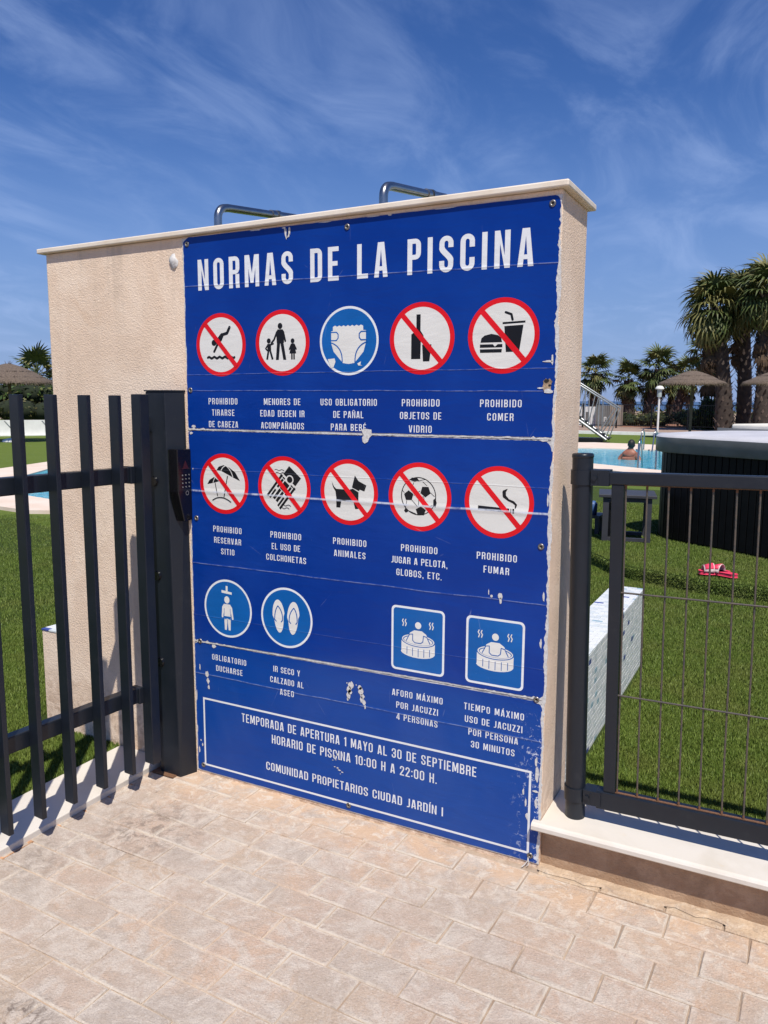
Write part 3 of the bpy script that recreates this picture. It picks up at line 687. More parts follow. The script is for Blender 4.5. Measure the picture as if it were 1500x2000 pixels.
# food
s = prohib(C5, Z1-.001); s.poly([(-.635, -.17), (-.61, -.05), (-.52, .02), (-.33, .06), (-.14, .02), (-.05, -.05), (-.02, -.17)], K)
s.poly([(-.65, -.215), (-.28, -.215), (-.22, -.28), (-.14, -.215), (-.01, -.215), (-.01, -.305), (-.65, -.305)], K); s.poly([(-.65, -.345), (-.02, -.345), (-.03, -.44), (-.64, -.44)], K)
s.poly([(-.02, .30), (.61, .32), (.61, .375), (-.02, .355)], K); s.poly([(.03, .25), (.56, .27), (.46, -.43), (.09, -.43)], K)
s.line([(.06, .61), (.22, .55), (.255, .41)], .065, K); s.bar(); s.done('prohibition_symbol', 'no eating symbol with a burger and a cup')
# parasols
s = prohib(.167, Z2); s.poly([(-.30, .44), (-.20, .56), (.0, .62), (.22, .56), (.48, .40), (.67, .12), (.40, .22), (.10, .34), (-.10, .42)], K)
s.line(curve((-.12, .40), (-.06, .56), (.10, .61)), .028, Wt); s.line(curve((.38, .24), (.30, .50), (.10, .61)), .028, Wt)
s.poly([(-.69, -.04), (-.60, .10), (-.40, .21), (-.20, .08), (-.30, .05), (-.50, .0)], K); s.line(curve((-.45, .02), (-.42, .12), (-.36, .20)), .022, Wt)
s.line([(.16, .26), (.0, -.43)], .035, K); s.line([(-.36, .01), (-.27, -.41)], .03, K); s.line(curve((-.48, -.57), (-.12, -.34), (.28, -.59), 10), .035, K)
s.bar(); s.done('prohibition_symbol', 'no reserving symbol with two parasols')
# air bed
s = prohib(C2, Z2); 
def AB(u, v): c, sn = math.cos(R(50)), math.sin(R(50)); return (-.02+u*c+v*sn, -.02+u*sn-v*c)
def AR(u0, u1, v0, v1, mi=2): s.poly([AB(u0, v0), AB(u1, v0), AB(u1, v1), AB(u0, v1)], mi)
AR(.36, .70, -.29, .29)
s.ell(*AB(.38, 0), .145, .145, Wt, 18); s.ell(*AB(.38, 0), .105, .105, K, 18)
for v0, v1, u0, u1 in ((-.35, -.27, -.60, .31), (.27, .35, -.60, .31), (-.235, -.165, -.58, -.22), (.165, .235, -.58, -.22), (-.235, -.155, -.12, .22), (.155, .235, -.12, .22)): AR(u0, u1, v0, v1)
AR(-.08, .23, -.115, .115); AR(-.50, -.10, -.115, -.02); AR(-.50, -.10, .02, .115)
for v0 in (-.35, .27, -.235, .155): s.line([AB(.27, v0+.01), AB(.27, v0+.07)], .05, K)
for (x_, z_) in ((-.34, .56), (-.30, .47), (-.10, -.55), (-.16, -.64)): s.line([(x_+i*.045, z_+.02*math.sin(i*1.3)) for i in range(9)], .018, K)
s.bar(); s.done('prohibition_symbol', 'no air beds symbol')
# dog
s = prohib(C3, Z2); s.poly([(-.60, .30), (-.52, .15), (-.44, .08), (.02, .08), (.14, .12), (.34, .02), (.33, -.49), (.22, -.50), (.17, -.30), (-.26, -.27), (-.30, -.49), (-.44, -.49), (-.44, -.20), (-.47, .0), (-.56, .14)], K)
s.poly([(.11, .15), (.21, .52), (.34, .36), (.61, .24), (.54, .05), (.38, .10), (.36, .05)], K); s.bar(); s.done('prohibition_symbol', 'no animals symbol with a dog')
# football
s = prohib(C4, Z2); s.ell(-.03, .02, .56, .56, K, 40); s.d += .00002; s.ell(-.03, .02, .53, .53, Wt, 40); s.d += .00002
def pent(x, z, r_, rot, sx=1, sz=1): s.poly([(x+sx*r_*math.cos(R(rot+72*k)), z+sz*r_*math.sin(R(rot+72*k))) for k in range(5)], K)
pent(-.34, .02, .16, 20); pent(.19, .17, .17, 55); pent(.05, -.41, .17, 90, 1, .85); pent(-.16, .50, .15, 200, 1, .45); pent(.49, -.14, .12, 0, .5, 1.2); pent(-.42, -.42, .10, 45, .7, .7)
for a, c in (((-.18, .03), (.02, .18)), ((-.27, .17), (-.18, .42)), ((.24, .34), (.10, .45)), ((.34, .15), (.48, .04)), ((.14, .02), (-.02, -.02)), ((-.02, -.02), (-.02, -.26)), ((-.24, -.10), (-.06, -.28)), ((-.40, -.12), (-.44, -.33)), ((.18, -.30), (.42, -.22)), ((.14, .02), (.20, -.30)), ((-.10, -.50), (-.34, -.42)), ((-.48, .10), (-.56, .18)), ((-.06, .46), (.18, .52))): s.line([a, c], .018, K, False)
s.bar(); s.done('prohibition_symbol', 'no ball games symbol')
# cigarette
s = prohib(C5, Z2); s.poly([(-.60, -.12), (.31, -.15), (.31, -.27), (-.60, -.24)], K); s.poly([(.345, -.15), (.37, -.15), (.37, -.27), (.345, -.27)], K); s.poly([(.40, -.15), (.45, -.15), (.45, -.28), (.40, -.28)], K)
s.line([(.24, .38), (.15, .30), (.16, .18), (.28, .08), (.42, .03), (.50, -.04), (.48, -.13)], [.02, .10, .10, .06, .07, .06, .03], K); s.bar(); s.done('prohibition_symbol', 'no smoking symbol')
# shower
s = mand(.172, Z3); s.poly([(-.07, .78), (.01, .78), (.01, .60), (-.07, .60)], Wt); s.poly([(-.25, .62), (.18, .58), (.18, .50), (-.25, .53)], Wt)
s.ell(-.03, .30, .11, .125, Wt, 20); s.poly([(-.22, .06), (-.16, .15), (.10, .15), (.17, .06), (.12, -.27), (.10, -.75), (.02, -.75), (-.02, -.40), (-.06, -.75), (-.14, -.75), (-.16, -.27)], Wt)
s.line([(-.20, .04), (-.23, -.30)], .07, Wt); s.line([(.15, .04), (.20, -.33)], .07, Wt); s.line([(-.15, .0), (-.16, -.25)], .018, Bl, False); s.line([(.10, .0), (.11, -.25)], .018, Bl, False)
s.poly([(-.16, -.27), (.12, -.27), (.11, -.38), (-.02, -.35), (-.15, -.38)], Bl); s.line([(-.02, -.38), (-.02, -.75)], .02, Bl, False); s.done('obligation_symbol', 'blue round shower symbol')
# flip-flops
s = mand(C2+.004, Z3)
for sg, ox in ((-1, -.30), (1, .27)):
    s.poly([(ox+.24*math.cos(a)*(1 if math.sin(a) > 0 else .78)+sg*.03*math.sin(a), .02+.55*math.sin(a)) for a in [2*PI*k/28 for k in range(28)]], Wt)
    s.line(curve((ox+sg*.03, .36), (ox-.16, .20), (ox-.16, -.10))+[(ox-.10, -.16)], .035, Bl); s.line(curve((ox+sg*.03, .36), (ox+.17, .20), (ox+.15, -.10))+[(ox+.10, -.16)], .035, Bl)
s.done('obligation_symbol', 'blue round flip-flops symbol')
# jacuzzi squares (unit .1 m)
def rrect(w_, h_, r_): return [(sx*(w_-r_)+r_*math.cos(R(a)), sz*(h_-r_)+r_*math.sin(R(a))) for sx, sz, a0 in ((1, 1, 0), (-1, 1, 90), (-1, -1, 180), (1, -1, 270)) for a in (a0, a0+22.5, a0+45, a0+67.5, a0+90)]
for cx, lab in ((.9745, 'blue square hot tub symbol above the capacity text'), (1.2475, 'blue square hot tub symbol above the time limit text')):
    s = SY(cx, .697, .1); s.poly(rrect(.985, 1.13, .16), 4); s.d += .00003; s.poly(rrect(.91, 1.055, .11), 3); s.d += .00003
    s.poly([(-.60, 0), (-.60, -.42)]+[(.63*math.cos(R(a)), -.42+.20*math.sin(R(a))) for a in range(190, 351, 16)]+[(.64, -.42), (.64, 0)], Wt)
    s.ell(.02, 0, .64, .235, Bl, 30); s.ell(.02, .0, .60, .205, Wt, 30); s.ell(.02, 0, .56, .165, Bl, 30); s.ell(.02, -.01, .53, .145, Wt, 30)
    for k in range(1, 6): s.line([(-.60+k*.21, -.24-.05*math.sin(k*PI/6)), (-.60+k*.21, -.46-.12*math.sin(k*PI/6))], .025, Bl, False)
    s.poly([(-.35, .10), (-.28, .24), (-.12, .34), (.16, .34), (.32, .24), (.40, .08), (.30, -.02), (.22, -.08), (.10, -.12), (-.06, -.12), (-.18, -.06), (-.26, .02)], Wt)
    s.line([(-.42, -.06), (-.30, .18), (-.18, .20), (-.18, -.02), (-.10, -.09), (.12, -.09), (.20, -.02), (.22, .18), (.34, .16), (.46, -.06)], .03, Bl)
    s.ell(.02, .52, .115, .12, Wt, 20)
    for ox in (-.54, -.44, .46, .56): s.line([(ox, .68), (ox-.03, .61), (ox+.02, .54), (ox-.01, .45)], .035, Wt)
    s.done('obligation_symbol', lab)

# ---- wear on the sign: seams with painted shadow lines, torn spots, rivets
def shard(b, cx, cz, pts, d=.0012, mi=0): b.poly([(cx+x_, -d, cz+z_) for x_, z_ in pts], mi)
def blob(b, cx, cz, rx, rz, d=.0012, n=12, j=.45, mi=0, seed=0):
    q = random.Random(seed+int(cx*1000)+int(cz*7000)); ph = q.uniform(0, 6)
    shard(b, cx, cz, [(rx*math.cos(ph+2*PI*k/n)*(1-q.random()*j), rz*math.sin(ph+2*PI*k/n)*(1-q.random()*j)) for k in range(n)], d, mi)
b = MB()
def seam(z0, z1, wd, seed):
    q = random.Random(seed); n = 150; lo = []; hi = []; wl_ = 0
    for i in range(n+1):
        t = i/n; zc = z0+(z1-z0)*t+.0012*math.sin(t*9+seed); e = abs(2*t-1)**6
        a = wd*(.10+.6*q.random()**2)*(1+3.5*e)
        c = wd*(.10+.75*q.random()**2)*(1+3.5*e)
        lo.append((.002+1.407*t, -.0011, zc-a)); hi.append((.002+1.407*t, -.0011, zc+c))
    b.add(lo+hi, [(i, i+1, n+2+i, n+1+i) for i in range(n)])
seam(1.384, 1.3865, .0028, 1); seam(.5525, .570, .0033, 2)
# flat dark strip under each seam, painting in its shadow line
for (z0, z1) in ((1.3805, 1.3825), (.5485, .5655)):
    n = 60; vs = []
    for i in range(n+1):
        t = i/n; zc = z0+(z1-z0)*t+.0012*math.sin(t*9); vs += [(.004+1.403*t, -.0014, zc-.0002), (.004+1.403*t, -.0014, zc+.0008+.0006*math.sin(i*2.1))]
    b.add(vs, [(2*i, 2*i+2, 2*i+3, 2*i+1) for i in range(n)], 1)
for (cx, cz, rx, rz) in ((.027, .449, .004, .017), (.062, .425, .010, .014), (.066, .397, .009, .015), (.069, .372, .007, .012), (.716, .492, .013, .020), (.708, .478, .012, .018), (.706, .455, .009, .018), (.712, .468, .010, .012), (.703, .440, .005, .008), (.700, .500, .003, .003), (.752, .492, .010, .012), (.757, .478, .014, .018), (.763, .462, .010, .012), (.759, .450, .007, .014), (.769, .440, .008, .014), (.774, .424, .004, .010), (.738, .499, .003, .003),
                         (1.262, .886, .010, .012), (1.263, .871, .005, .013), (1.232, .882, .006, .006), (1.223, .894, .002, .012), (.645, .213, .006, .006), (.660, .222, .005, .007), (.652, .20, .005, .002), (.667, .205, .006, .003), (.640, .196, .004, .002), (.648, .172, .005, .002), (.660, .170, .006, .004), (.668, .163, .008, .003), (.680, .158, .006, .003), (.672, .150, .003, .002),
                         (.013, .10, .004, .018), (.030, .125, .004, .009), (.022, .142, .004, .005), (.006, .19, .003, .02), (.007, .33, .003, .03), (1.357, .25, .004, .014), (1.366, .215, .004, .018), (1.372, .17, .006, .016), (1.397, .26, .012, .005), (1.400, .315, .008, .035), (1.396, .36, .006, .02),
                         (1.40, .22, .006, .02), (1.398, .75, .005, .018), (1.402, .9, .004, .02), (1.404, 1.2, .003, .03), (1.403, 1.62, .004, .02), (1.398, .56, .014, .010), (.016, 1.37, .010, .006), (.03, 1.395, .012, .007), (1.385, 1.381, .018, .005), (.10, .545, .012, .010), (.02, 1.235, .003, .004),
                         (1.39, 1.615, .02, .004), (.46, 2.062, .003, .020), (.452, 2.080, .010, .003), (.476, 2.070, .003, .016), (.335, 2.0835, .035, .0025), (.62, 2.084, .03, .002), (.80, 2.0845, .03, .002), (.86, 2.083, .01, .003), (1.05, 2.0845, .05, .002)):
    blob(b, cx, cz, rx, rz, .0012)
# peeled patch under PARA BEBÉ
shard(b, .778, 1.385, [(-.022, .014), (-.006, .018), (.018, .015), (.019, -.004), (.010, -.012), (.004, -.026), (-.008, -.032), (-.016, -.026), (-.018, -.012), (-.012, -.004)], .0016)
shard(b, .452, 2.052, [(0, .03), (.004, .03), (.012, -.006), (.022, -.002), (.024, .026), (.020, .028), (.018, .006), (.010, -.012), (.004, .004)], .0014)
b.build('torn_spots_seam_shade', [M_torn, M_hole_shade], sign, SO)
b = MB(); blob(b, 1.390, 1.545, .020, .026, .0011, 14); b.build('torn_hole_filler', M_filler, sign, SO)
b = MB(); blob(b, 1.388, 1.558, .010, .008, .0014, 9); blob(b, 1.398, 1.545, .006, .004, .0014, 8); b.build('torn_hole_shadow', M_hole_shade, sign, SO)
b = MB(); blob(b, 1.392, 1.528, .018, .010, .0015, 12); blob(b, 1.372, 1.537, .014, .003, .0015, 8); b.build('torn_hole_flap', M_torn, sign, SO)
rv = None
for (x_, z_) in ((.021, 2.062), (.702, 2.061), (1.388, 2.064), (.018, 1.531), (.030, 1.044), (.031, .554), (1.388, 1.056), (1.390, .566), (.031, .039), (.706, .036), (1.386, .036)):
    if rv is None:
        q = MB(); q.lathe([(.0035, .0003), (.0045, .0022), (.0075, .0028), (.0095, .0016), (.0102, 0)], 18); q.lathe([(0, .0006), (.0040, .0006)], 14, mi=1)
        rv = q.build('rivet', [simple('rivet_metal', (.30, .28, .26), .4, .8, .2, 200), M_hole_shade], sign, Vector((x_, -.0008, z_))+SO); rv.rotation_euler = (R(90), 0, 0)
    else:
        o = rv.copy(); col.objects.link(o); o.location = Vector((x_, -.0008, z_))+SO
# loose corner of sheet with a hanging white thread at bottom right
b = MB(); b.tube([(1.381, -.004, .030), (1.380, -.006, .018), (1.372, -.012, .006), (1.366, -.022, .002)], .0014, 6); b.tube([(1.381, -.004, .030), (1.386, -.008, .012), (1.380, -.014, .004)], .0012, 6)
b.build('loose_thread', M_torn, sign, SO)

# ------------------------------------------------------------------ low wall, coping, mesh fence on the right
t = empty('low_wall', (2.5, .12, 0), 'low brown stained wall with a pale stone coping, carrying the mesh fence', 'wall'); o_ = Vector((-2.5, -.12, 0))
b = MB(); b.box(1.417, 3.9, .02, .215, -.05, .139); b.build('wall_body', M_plinth, t, o_)
b = MB()
prof = [(-.030, .145), (-.030, .157), (-.026, .163), (-.018, .166), (.232, .166), (.232, .1395), (-.024, .1395)]
n = len(prof); xa, xb = 1.418, 3.9
xs = [1.418, 3.9]
b.add([(x_, y_, z_) for x_ in xs for y_, z_ in prof], [(i, (i+1) % n, n+(i+1) % n, n+i) for i in range(n)]+[tuple(range(n))[::-1], tuple(range(n, 2*n))])
# nose that laps over the sign's edge
nose = [(y_, z_) for y_, z_ in prof if y_ < -.01]; nose = [(-.030, .145), (-.030, .157), (-.026, .163), (-.018, .166), (-.002, .166), (-.002, .1395), (-.024, .1395)]
b.add([(x_, y_, z_) for x_ in (1.394, 1.4178) for y_, z_ in nose], [(i, (i+1) % 7, 7+(i+1) % 7, 7+i) for i in range(7)]+[tuple(range(7))[::-1]])
b.build('coping', M_marble, t, o_)

fen = empty('mesh_fence', (1.506, .085, .166), 'charcoal steel fence with welded wire mesh standing on the low wall coping', 'fence'); fen.rotation_euler = (0, R(-1.05), 0)
b = MB(); b.tube([(0, 0, 0), (0, 0, 1.168)], .0315, 28); b.lathe([(.0315, 0), (.033, .002), (.033, .010), (.029, .0135), (0, .014)], 28, c=(0, 0, 1.162))
b.build('round_post', M_char, fen)
for zc, name in ((1.103, 'upper_bracket'), (.082, 'lower_bracket')):
    ox = 0
    b = MB(); b.tube([(ox, 0, zc-.022), (ox, 0, zc+.022)], .0355, 28); b.box(ox+.03, ox+.085, -.026, .026, zc-.024, zc+.024); b.box(ox+.052, ox+.056, -.0275, -.0255, zc-.018, zc+.018)
    b.tube([(ox+.042, -.0255, zc), (ox+.042, -.031, zc)], .008, 8); b.build(name, M_char, fen, bevel=.002)
XE = 2.35
b = MB(); b.box(.055, XE, -.019, .021, 1.084, 1.121); b.build('top_rail', M_char, fen, bevel=.003)
b = MB(); b.box(.070, XE, -.021, .021, .050, .109); b.build('bottom_rail', M_char, fen, bevel=.003)
for xx in (.091, XE-.04):
    b = MB(); b.box(xx, xx+.036, -.016, .016, .109, 1.084); b.build('stile', M_char, fen, bevel=.002)
xw = .091+.036+.005; i = 0
while xw < XE-.05:
    jx = rnd(-.001, .001); b = MB(); b.tube([(xw+jx, -.006, .110), (xw+jx+rnd(-.0015, .0015), -.006, .6), (xw+jx*.5, -.006, 1.083)], .0029, 7, cap=False)
    b.tube([(xw+jx, -.006, .1095), (xw+jx, -.006, .123)], .0036, 7, mi=1, cap=False); b.tube([(xw+jx*.5, -.006, 1.0835), (xw+jx*.5, -.006, 1.072)], .0035, 7, mi=1, cap=False)
    b.build('vertical_wire', [M_wire, M_rust], fen); xw += .0607; i += 1
for zc in (.430, .755):
    b = MB(); b.tube([(.122, -.011, zc), (1.0, -.0112, zc+rnd(-.003, .001)), (XE-.04, -.011, zc)], .0029, 7, cap=False); b.build('horizontal_wire', M_wire, fen)
b = MB(); b.box(.122, XE-.04, -.010, -.002, .1085, .1115); b.box(.122, XE-.04, -.010, -.002, 1.0815, 1.0845); b.build('rust_line', M_rust, fen)
b = MB(); b.tube([(XE+.03, 0, 0), (XE+.03, 0, 1.168)], .0325, 24); b.build('round_post', M_char, fen)

# ------------------------------------------------------------------ threshold + gate
b = MB(); b.box(-.43, -.172, -2.4, .003, -.03, .022); o = structure(b.build('marble_threshold', M_marble, bevel=.003))
b = MB(); b.box(-.172, -.158, -2.4, -.03, -.03, -.0015); b.build('orange_grout_strip', simple('orange_grout', (.60, .33, .18), .95, 0, .2, 40, .4), o)
post = empty('gate_post', (-.08, -.025, 0), 'square charcoal steel gate post standing against the left edge of the blue sign', 'post'); po = Vector((.08, .025, 0))
b = MB(); b.add([(-.138, -.068, 0), (-.030, -.068, 0), (-.004, .0025, 0), (-.138, .0025, 0), (-.146, -.068, 1.526), (-.052, -.068, 1.526), (-.012, .0025, 1.526), (-.146, .0025, 1.526)],
                [(0, 1, 5, 4), (1, 2, 6, 5), (2, 3, 7, 6), (3, 0, 4, 7), (4, 5, 6, 7)])
b.build('post_tube', M_char, post, po, bevel=.004)
b = MB(); b.add([(-.149, -.071, 1.526), (-.050, -.071, 1.526), (-.010, .0025, 1.526), (-.149, .0025, 1.526), (-.149, -.071, 1.531), (-.050, -.071, 1.531), (-.010, .0025, 1.531), (-.149, .0025, 1.531)], [(4, 5, 6, 7), (0, 1, 5, 4), (1, 2, 6, 5), (2, 3, 7, 6), (3, 0, 4, 7), (3, 2, 1, 0)]); b.build('post_cap', M_char, post, po)
for z_ in (1.185, .815, .465):
    b = MB(); b.tube([(-.115, -.0675, z_), (-.115, -.0755, z_)], [.020, .017], 16); b.build('lock_hole_plug', M_black, post, po)
for z_ in (1.40, .235):
    b = MB(); b.box(-.150, -.132, -.090, -.0685, z_-.03, z_+.03); b.build('hinge_plate', M_galv, post, po)
b = MB(); b.box(-.16, -.05, -.09, -.05, 0, .004); b.build('base_gusset', M_rust, post, po)
# entry keypad on the post
kp = empty('entry_keypad', (-.028, -.03, 1.18), 'black entry keypad with tiny white buttons fixed on the gate post beside the sign', 'keypad'); ko = Vector((.028, .03, -1.18))
b = MB(); pr = [(-.074, 1.312), (.002, 1.309), (.002, 1.036), (-.044, 1.034), (-.074, 1.15)]
b.add([(-.036, y_, z_) for y_, z_ in pr]+[(.010, y_, z_) for y_, z_ in pr], [tuple(range(5)), (9, 8, 7, 6, 5)]+[(i, 5+i, 5+(i+1) % 5, (i+1) % 5) for i in range(5)])
kc = b.build('keypad_case', M_black, kp, ko, bevel=.003)
M_key = simple('keypad_marks', (.20, .20, .21), .5); M_keyr = simple('keypad_red', (.05, .008, .012), .5)
me = None
for r_ in range(4):
    for c_ in range(3):
        if me is None:
            b = MB(); b.tube([(0, 0, 0), (.0018, 0, 0)], .0028, 8); o = b.build('key_button', M_key, kc, Vector((.0102, -.050+c_*.018, 1.212-r_*.015))); me = o.data
        else: link('key_button', me, kc, Vector((.0102, -.050+c_*.018, 1.212-r_*.015)))
b = MB(); b.add([(.0106, -.050, 1.236), (.0106, -.014, 1.236), (.0106, -.032, 1.268)], [(0, 1, 2)]); b.build('red_marking', M_keyr, kp, ko)
b = MB(); n = 16; vs = [(.0106, -.026+r_*math.cos(2*PI*k/n), 1.143+r_*math.sin(2*PI*k/n)) for r_ in (.0065, .0088) for k in range(n)]
b.add(vs, [(k, (k+1) % n, n+(k+1) % n, n+k) for k in range(n)]); b.build('reader_ring', M_key, kp, ko)

gate = empty('bar_gate', (-.09, -.13, .088), 'charcoal metal gate of vertical bars standing open beside the blue sign', 'gate')
gate.rotation_euler = (0, 0, R(-4.9))      # local -y runs along the leaf
def gl(y): return -(y)
b = MB(); b.box(-.024, .024, -.043, 0, 0, 1.427); b.build('lock_stile', M_char, gate, bevel=.003)
bar = None
for yy in (-.128, -.256, -.385, -.507, -.628, -.752, -.876):
    if bar is None:
        b = MB(); b.box(-.024, .024, -.018, 0, 0, 1.422); bar = b.build('bar', M_char, gate, (.004, yy, 0), bevel=.002)
    else:
        o = bar.copy(); col.objects.link(o); o.location = (.004, yy, 0)
b = MB(); b.box(-.024, .024, -.045, 0, 0, 1.427); b.build('hinge_stile', M_char, gate, (0, -.98, 0), bevel=.003)
for z_ in (1.130, .278):
    b = MB(); b.box(-.062, -.0205, -1.02, -.0435, z_-.029, z_+.029); b.build('rail', M_char, gate, bevel=.004); b = MB(); b.box(-.060, -.012, -.066, -.0432, z_-.032, z_+.032); b.build('rail_clamp', M_char, gate, bevel=.003)

# ------------------------------------------------------------------ turf blades
def blades(name, areas, hgt=(.012, .021), wid=.0024):
    P = []
    for (x0, x1, y0, y1, dens, zb, test) in areas:
        n = int((x1-x0)*(y1-y0)*dens); x_ = RNG.uniform(x0, x1, n); y_ = RNG.uniform(y0, y1, n)
        if test is not None: k = test(x_, y_); x_, y_ = x_[k], y_[k]
        P.append(np.stack([x_, y_, np.full(len(x_), zb)], 1))
    P = np.concatenate(P); n = len(P); a = RNG.uniform(0, 2*PI, n); h = RNG.uniform(*hgt, n); w_ = wid*RNG.uniform(.7, 1.4, n)
    ln = RNG.uniform(.0, .75, n)*h; la = RNG.uniform(0, 2*PI, n)
    dx, dy = np.cos(a)*w_, np.sin(a)*w_
    V = np.empty((n, 3, 3)); V[:, 0] = P+np.stack([dx, dy, np.zeros(n)], 1); V[:, 1] = P-np.stack([dx, dy, np.zeros(n)], 1)
    V[:, 2] = P+np.stack([np.cos(la)*ln, np.sin(la)*ln, h], 1)
    me = D.meshes.new(name); me.vertices.add(3*n); me.vertices.foreach_set('co', V.ravel()); me.loops.add(3*n); me.loops.foreach_set('vertex_index', np.arange(3*n))
    me.polygons.add(n); me.polygons.foreach_set('loop_start', np.arange(0, 3*n, 3)); me.polygons.foreach_set('loop_total', np.full(n, 3)); me.update()
    at = me.attributes.new('tint', 'FLOAT', 'FACE'); at.data.foreach_set('value', RNG.random(n)**1.5)
    me.materials.append(M_blade); me.validate()
    o = link(name, me); o['kind'] = 'stuff'; return o
led = [(-6, 7.2), (-1.0, 6.4), (.474, 4.83), (.70, 4.52), (.93, 4.34), (1.2, 4.23), (1.42, 4.14), (1.95, 4.06), (2.6, 3.98), (3.6, 3.9), (4.6, 3.9)]
lx_, ly_ = np.array([p[0] for p in led]), np.array([p[1] for p in led])
below = lambda x_, y_: (y_ < np.interp(x_, lx_, ly_)) & ~((x_ > 1.17) & (x_ < 1.38) & (y_ < 2.17))
above = lambda x_, y_: y_ > np.interp(x_, lx_, ly_)+.02
blades('grass', [(1.30, 2.8, .24, 1.5, 62000, .016, below), (1.0, 3.1, 1.5, 3.0, 42000, .016, below), (.2, 3.4, 3.0, 4.9, 24000, .016, below), (-.2, 3.4, 3.9, 5.6, 20000, .128, above), (-1.2, 1.6, 5.4, 8.6, 9000, .128, above),
                (-1.15, -.43, -1.3, .02, 60000, .016, lambda x_, y_: ~((x_ > -.98) & (y_ > .005))), (-2.4, -1.0, -1.0, 1.5, 34000, .016, None), (-4.5, -1.6, .2, 3.2, 12000, .016, None), (-6.8, -4.0, 1.5, 4.4, 5000, .016, None)])
# raised turf ledge
b = MB(); n = len(led)
vs = [(x_, y_, .0) for x_, y_ in led]+[(x_, y_+.01, .11) for x_, y_ in led]+[(x_, y_+.035, .128) for x_, y_ in led]+[(x_, 10.5, .128) for x_, y_ in led]
b.add(vs, [(k*n+i, k*n+i+1, (k+1)*n+i+1, (k+1)*n+i) for k in range(3) for i in range(n-1)]); structure(b.build('raised_lawn', M_turf))
# blades hanging over the ledge face
nF = 26000; tt = RNG.uniform(.3, 3.4, nF); yy_ = np.interp(tt, lx_, ly_); zz_ = RNG.uniform(.01, .125, nF)
V = np.empty((nF, 3, 3)); aa = RNG.uniform(-1, 1, nF)
base = np.stack([tt, yy_-.001, zz_], 1); V[:, 0] = base+np.stack([np.full(nF, .004), np.zeros(nF), np.zeros(nF)], 1); V[:, 1] = base-np.stack([np.full(nF, .004), np.zeros(nF), np.zeros(nF)], 1)
V[:, 2] = base+np.stack([aa*.012, -RNG.uniform(.006, .022, nF), RNG.uniform(-.018, .012, nF)], 1)
me = D.meshes.new('ledge_grass'); me.vertices.add(3*nF); me.vertices.foreach_set('co', V.ravel()); me.loops.add(3*nF); me.loops.foreach_set('vertex_index', np.arange(3*nF)); me.polygons.add(nF)
me.polygons.foreach_set('loop_start', np.arange(0, 3*nF, 3)); me.polygons.foreach_set('loop_total', np.full(nF, 3)); me.update()
at = me.attributes.new('tint', 'FLOAT', 'FACE'); at.data.foreach_set('value', RNG.random(nF)**2); me.materials.append(M_blade); me.validate()
link('ledge_grass', me)['kind'] = 'stuff'

# ------------------------------------------------------------------ showers behind the wall
def shower(x_, yend, zend, label):
    t = empty('outdoor_shower', (x_, .33, 0), label, 'shower', 'chrome showers behind the wall')
    b = MB(); r0 = .045; pts = [(0, .04, .9), (0, .04, 2.24)]
    dirv = Vector((0, 1, (zend-2.295)/(yend-.37))).normalized(); 
    for k in range(1, 8):
        a = k/8*PI/2; pts.append((0, .04+r0*(1-math.cos(a)), 2.24+r0*math.sin(a)+.004*k/8))
    p = Vector((0, .04+r0, 2.292)); L = (yend-.37)
    pts.append(tuple(p+dirv*.02)); pts.append(tuple(p+dirv*(L-.10)))
    b.tube(pts, .0168, 16); b.build('pipe', M_steel, t)
    q = p+dirv*(L-.10); b = MB(); b.tube([q, q+dirv*.03], .021, 16); b.tube([q+dirv*.03, q+dirv*.045], .016, 16); b.tube([q+dirv*.045, q+dirv*.065], .023, 16); b.tube([q+dirv*.0655, q+dirv*.20], .0185, 16); b.build('joint', M_steel, t)
    q = q+dirv*.20; b = MB(); b.tube([q, q+Vector((0, .01, -.05))], [.02, .045], 16); b.build('shower_head', M_steel, t)
    b = MB(); b.box(-.05, .05, -.024, .06, 1.0, 1.12); b.build('valve', M_steel, t, bevel=.01)
shower(-.132, .80, 2.345, 'left of the two chrome shower pipes rising above the wall cap')
shower(.642, .80, 2.352, 'right of the two chrome shower pipes rising above the wall cap')

# ------------------------------------------------------------------ hot tub, table, sandals
HT = R(-34)
tub = empty('hot_tub', (2.22, 6.40, .128), 'large dark slatted hot tub under a grey vinyl cover on the raised lawn', 'hot tub'); tub.rotation_euler = (0, 0, HT)
S_, rC = 1.14, .52
def rr_pts(S, r_, n=9):
    out = []
    for (sx, sy, a0) in ((1, 1, 0), (-1, 1, 90), (-1, -1, 180), (1, -1, 270)):
        for k in range(n+1): a = R(a0+90*k/n); out.append((sx*(S-r_)+r_*math.cos(a), sy*(S-r_)+r_*math.sin(a)))
    return out
def loft(levels, name, mats, parent, cap=True, mi=0, smooth=True):
    b = MB(); n = None; vs = []
    for (S, r_, z) in levels:
        p = rr_pts(S, r_); n = len(p); vs += [(x_, y_, z) for x_, y_ in p]
    b.add(vs, [(i*n+k, i*n+(k+1) % n, (i+1)*n+(k+1) % n, (i+1)*n+k) for i in range(len(levels)-1) for k in range(n)], mi, smooth)
    if cap: b.add([(x_, y_, levels[-1][2]) for x_, y_ in rr_pts(levels[-1][0], levels[-1][1])], [tuple(range(n))], mi)
    return b.build(name, mats, parent)
loft([(S_-.03, rC-.03, 0), (S_-.03, rC-.03, .90)], 'tub_shell', M_slat, tub)
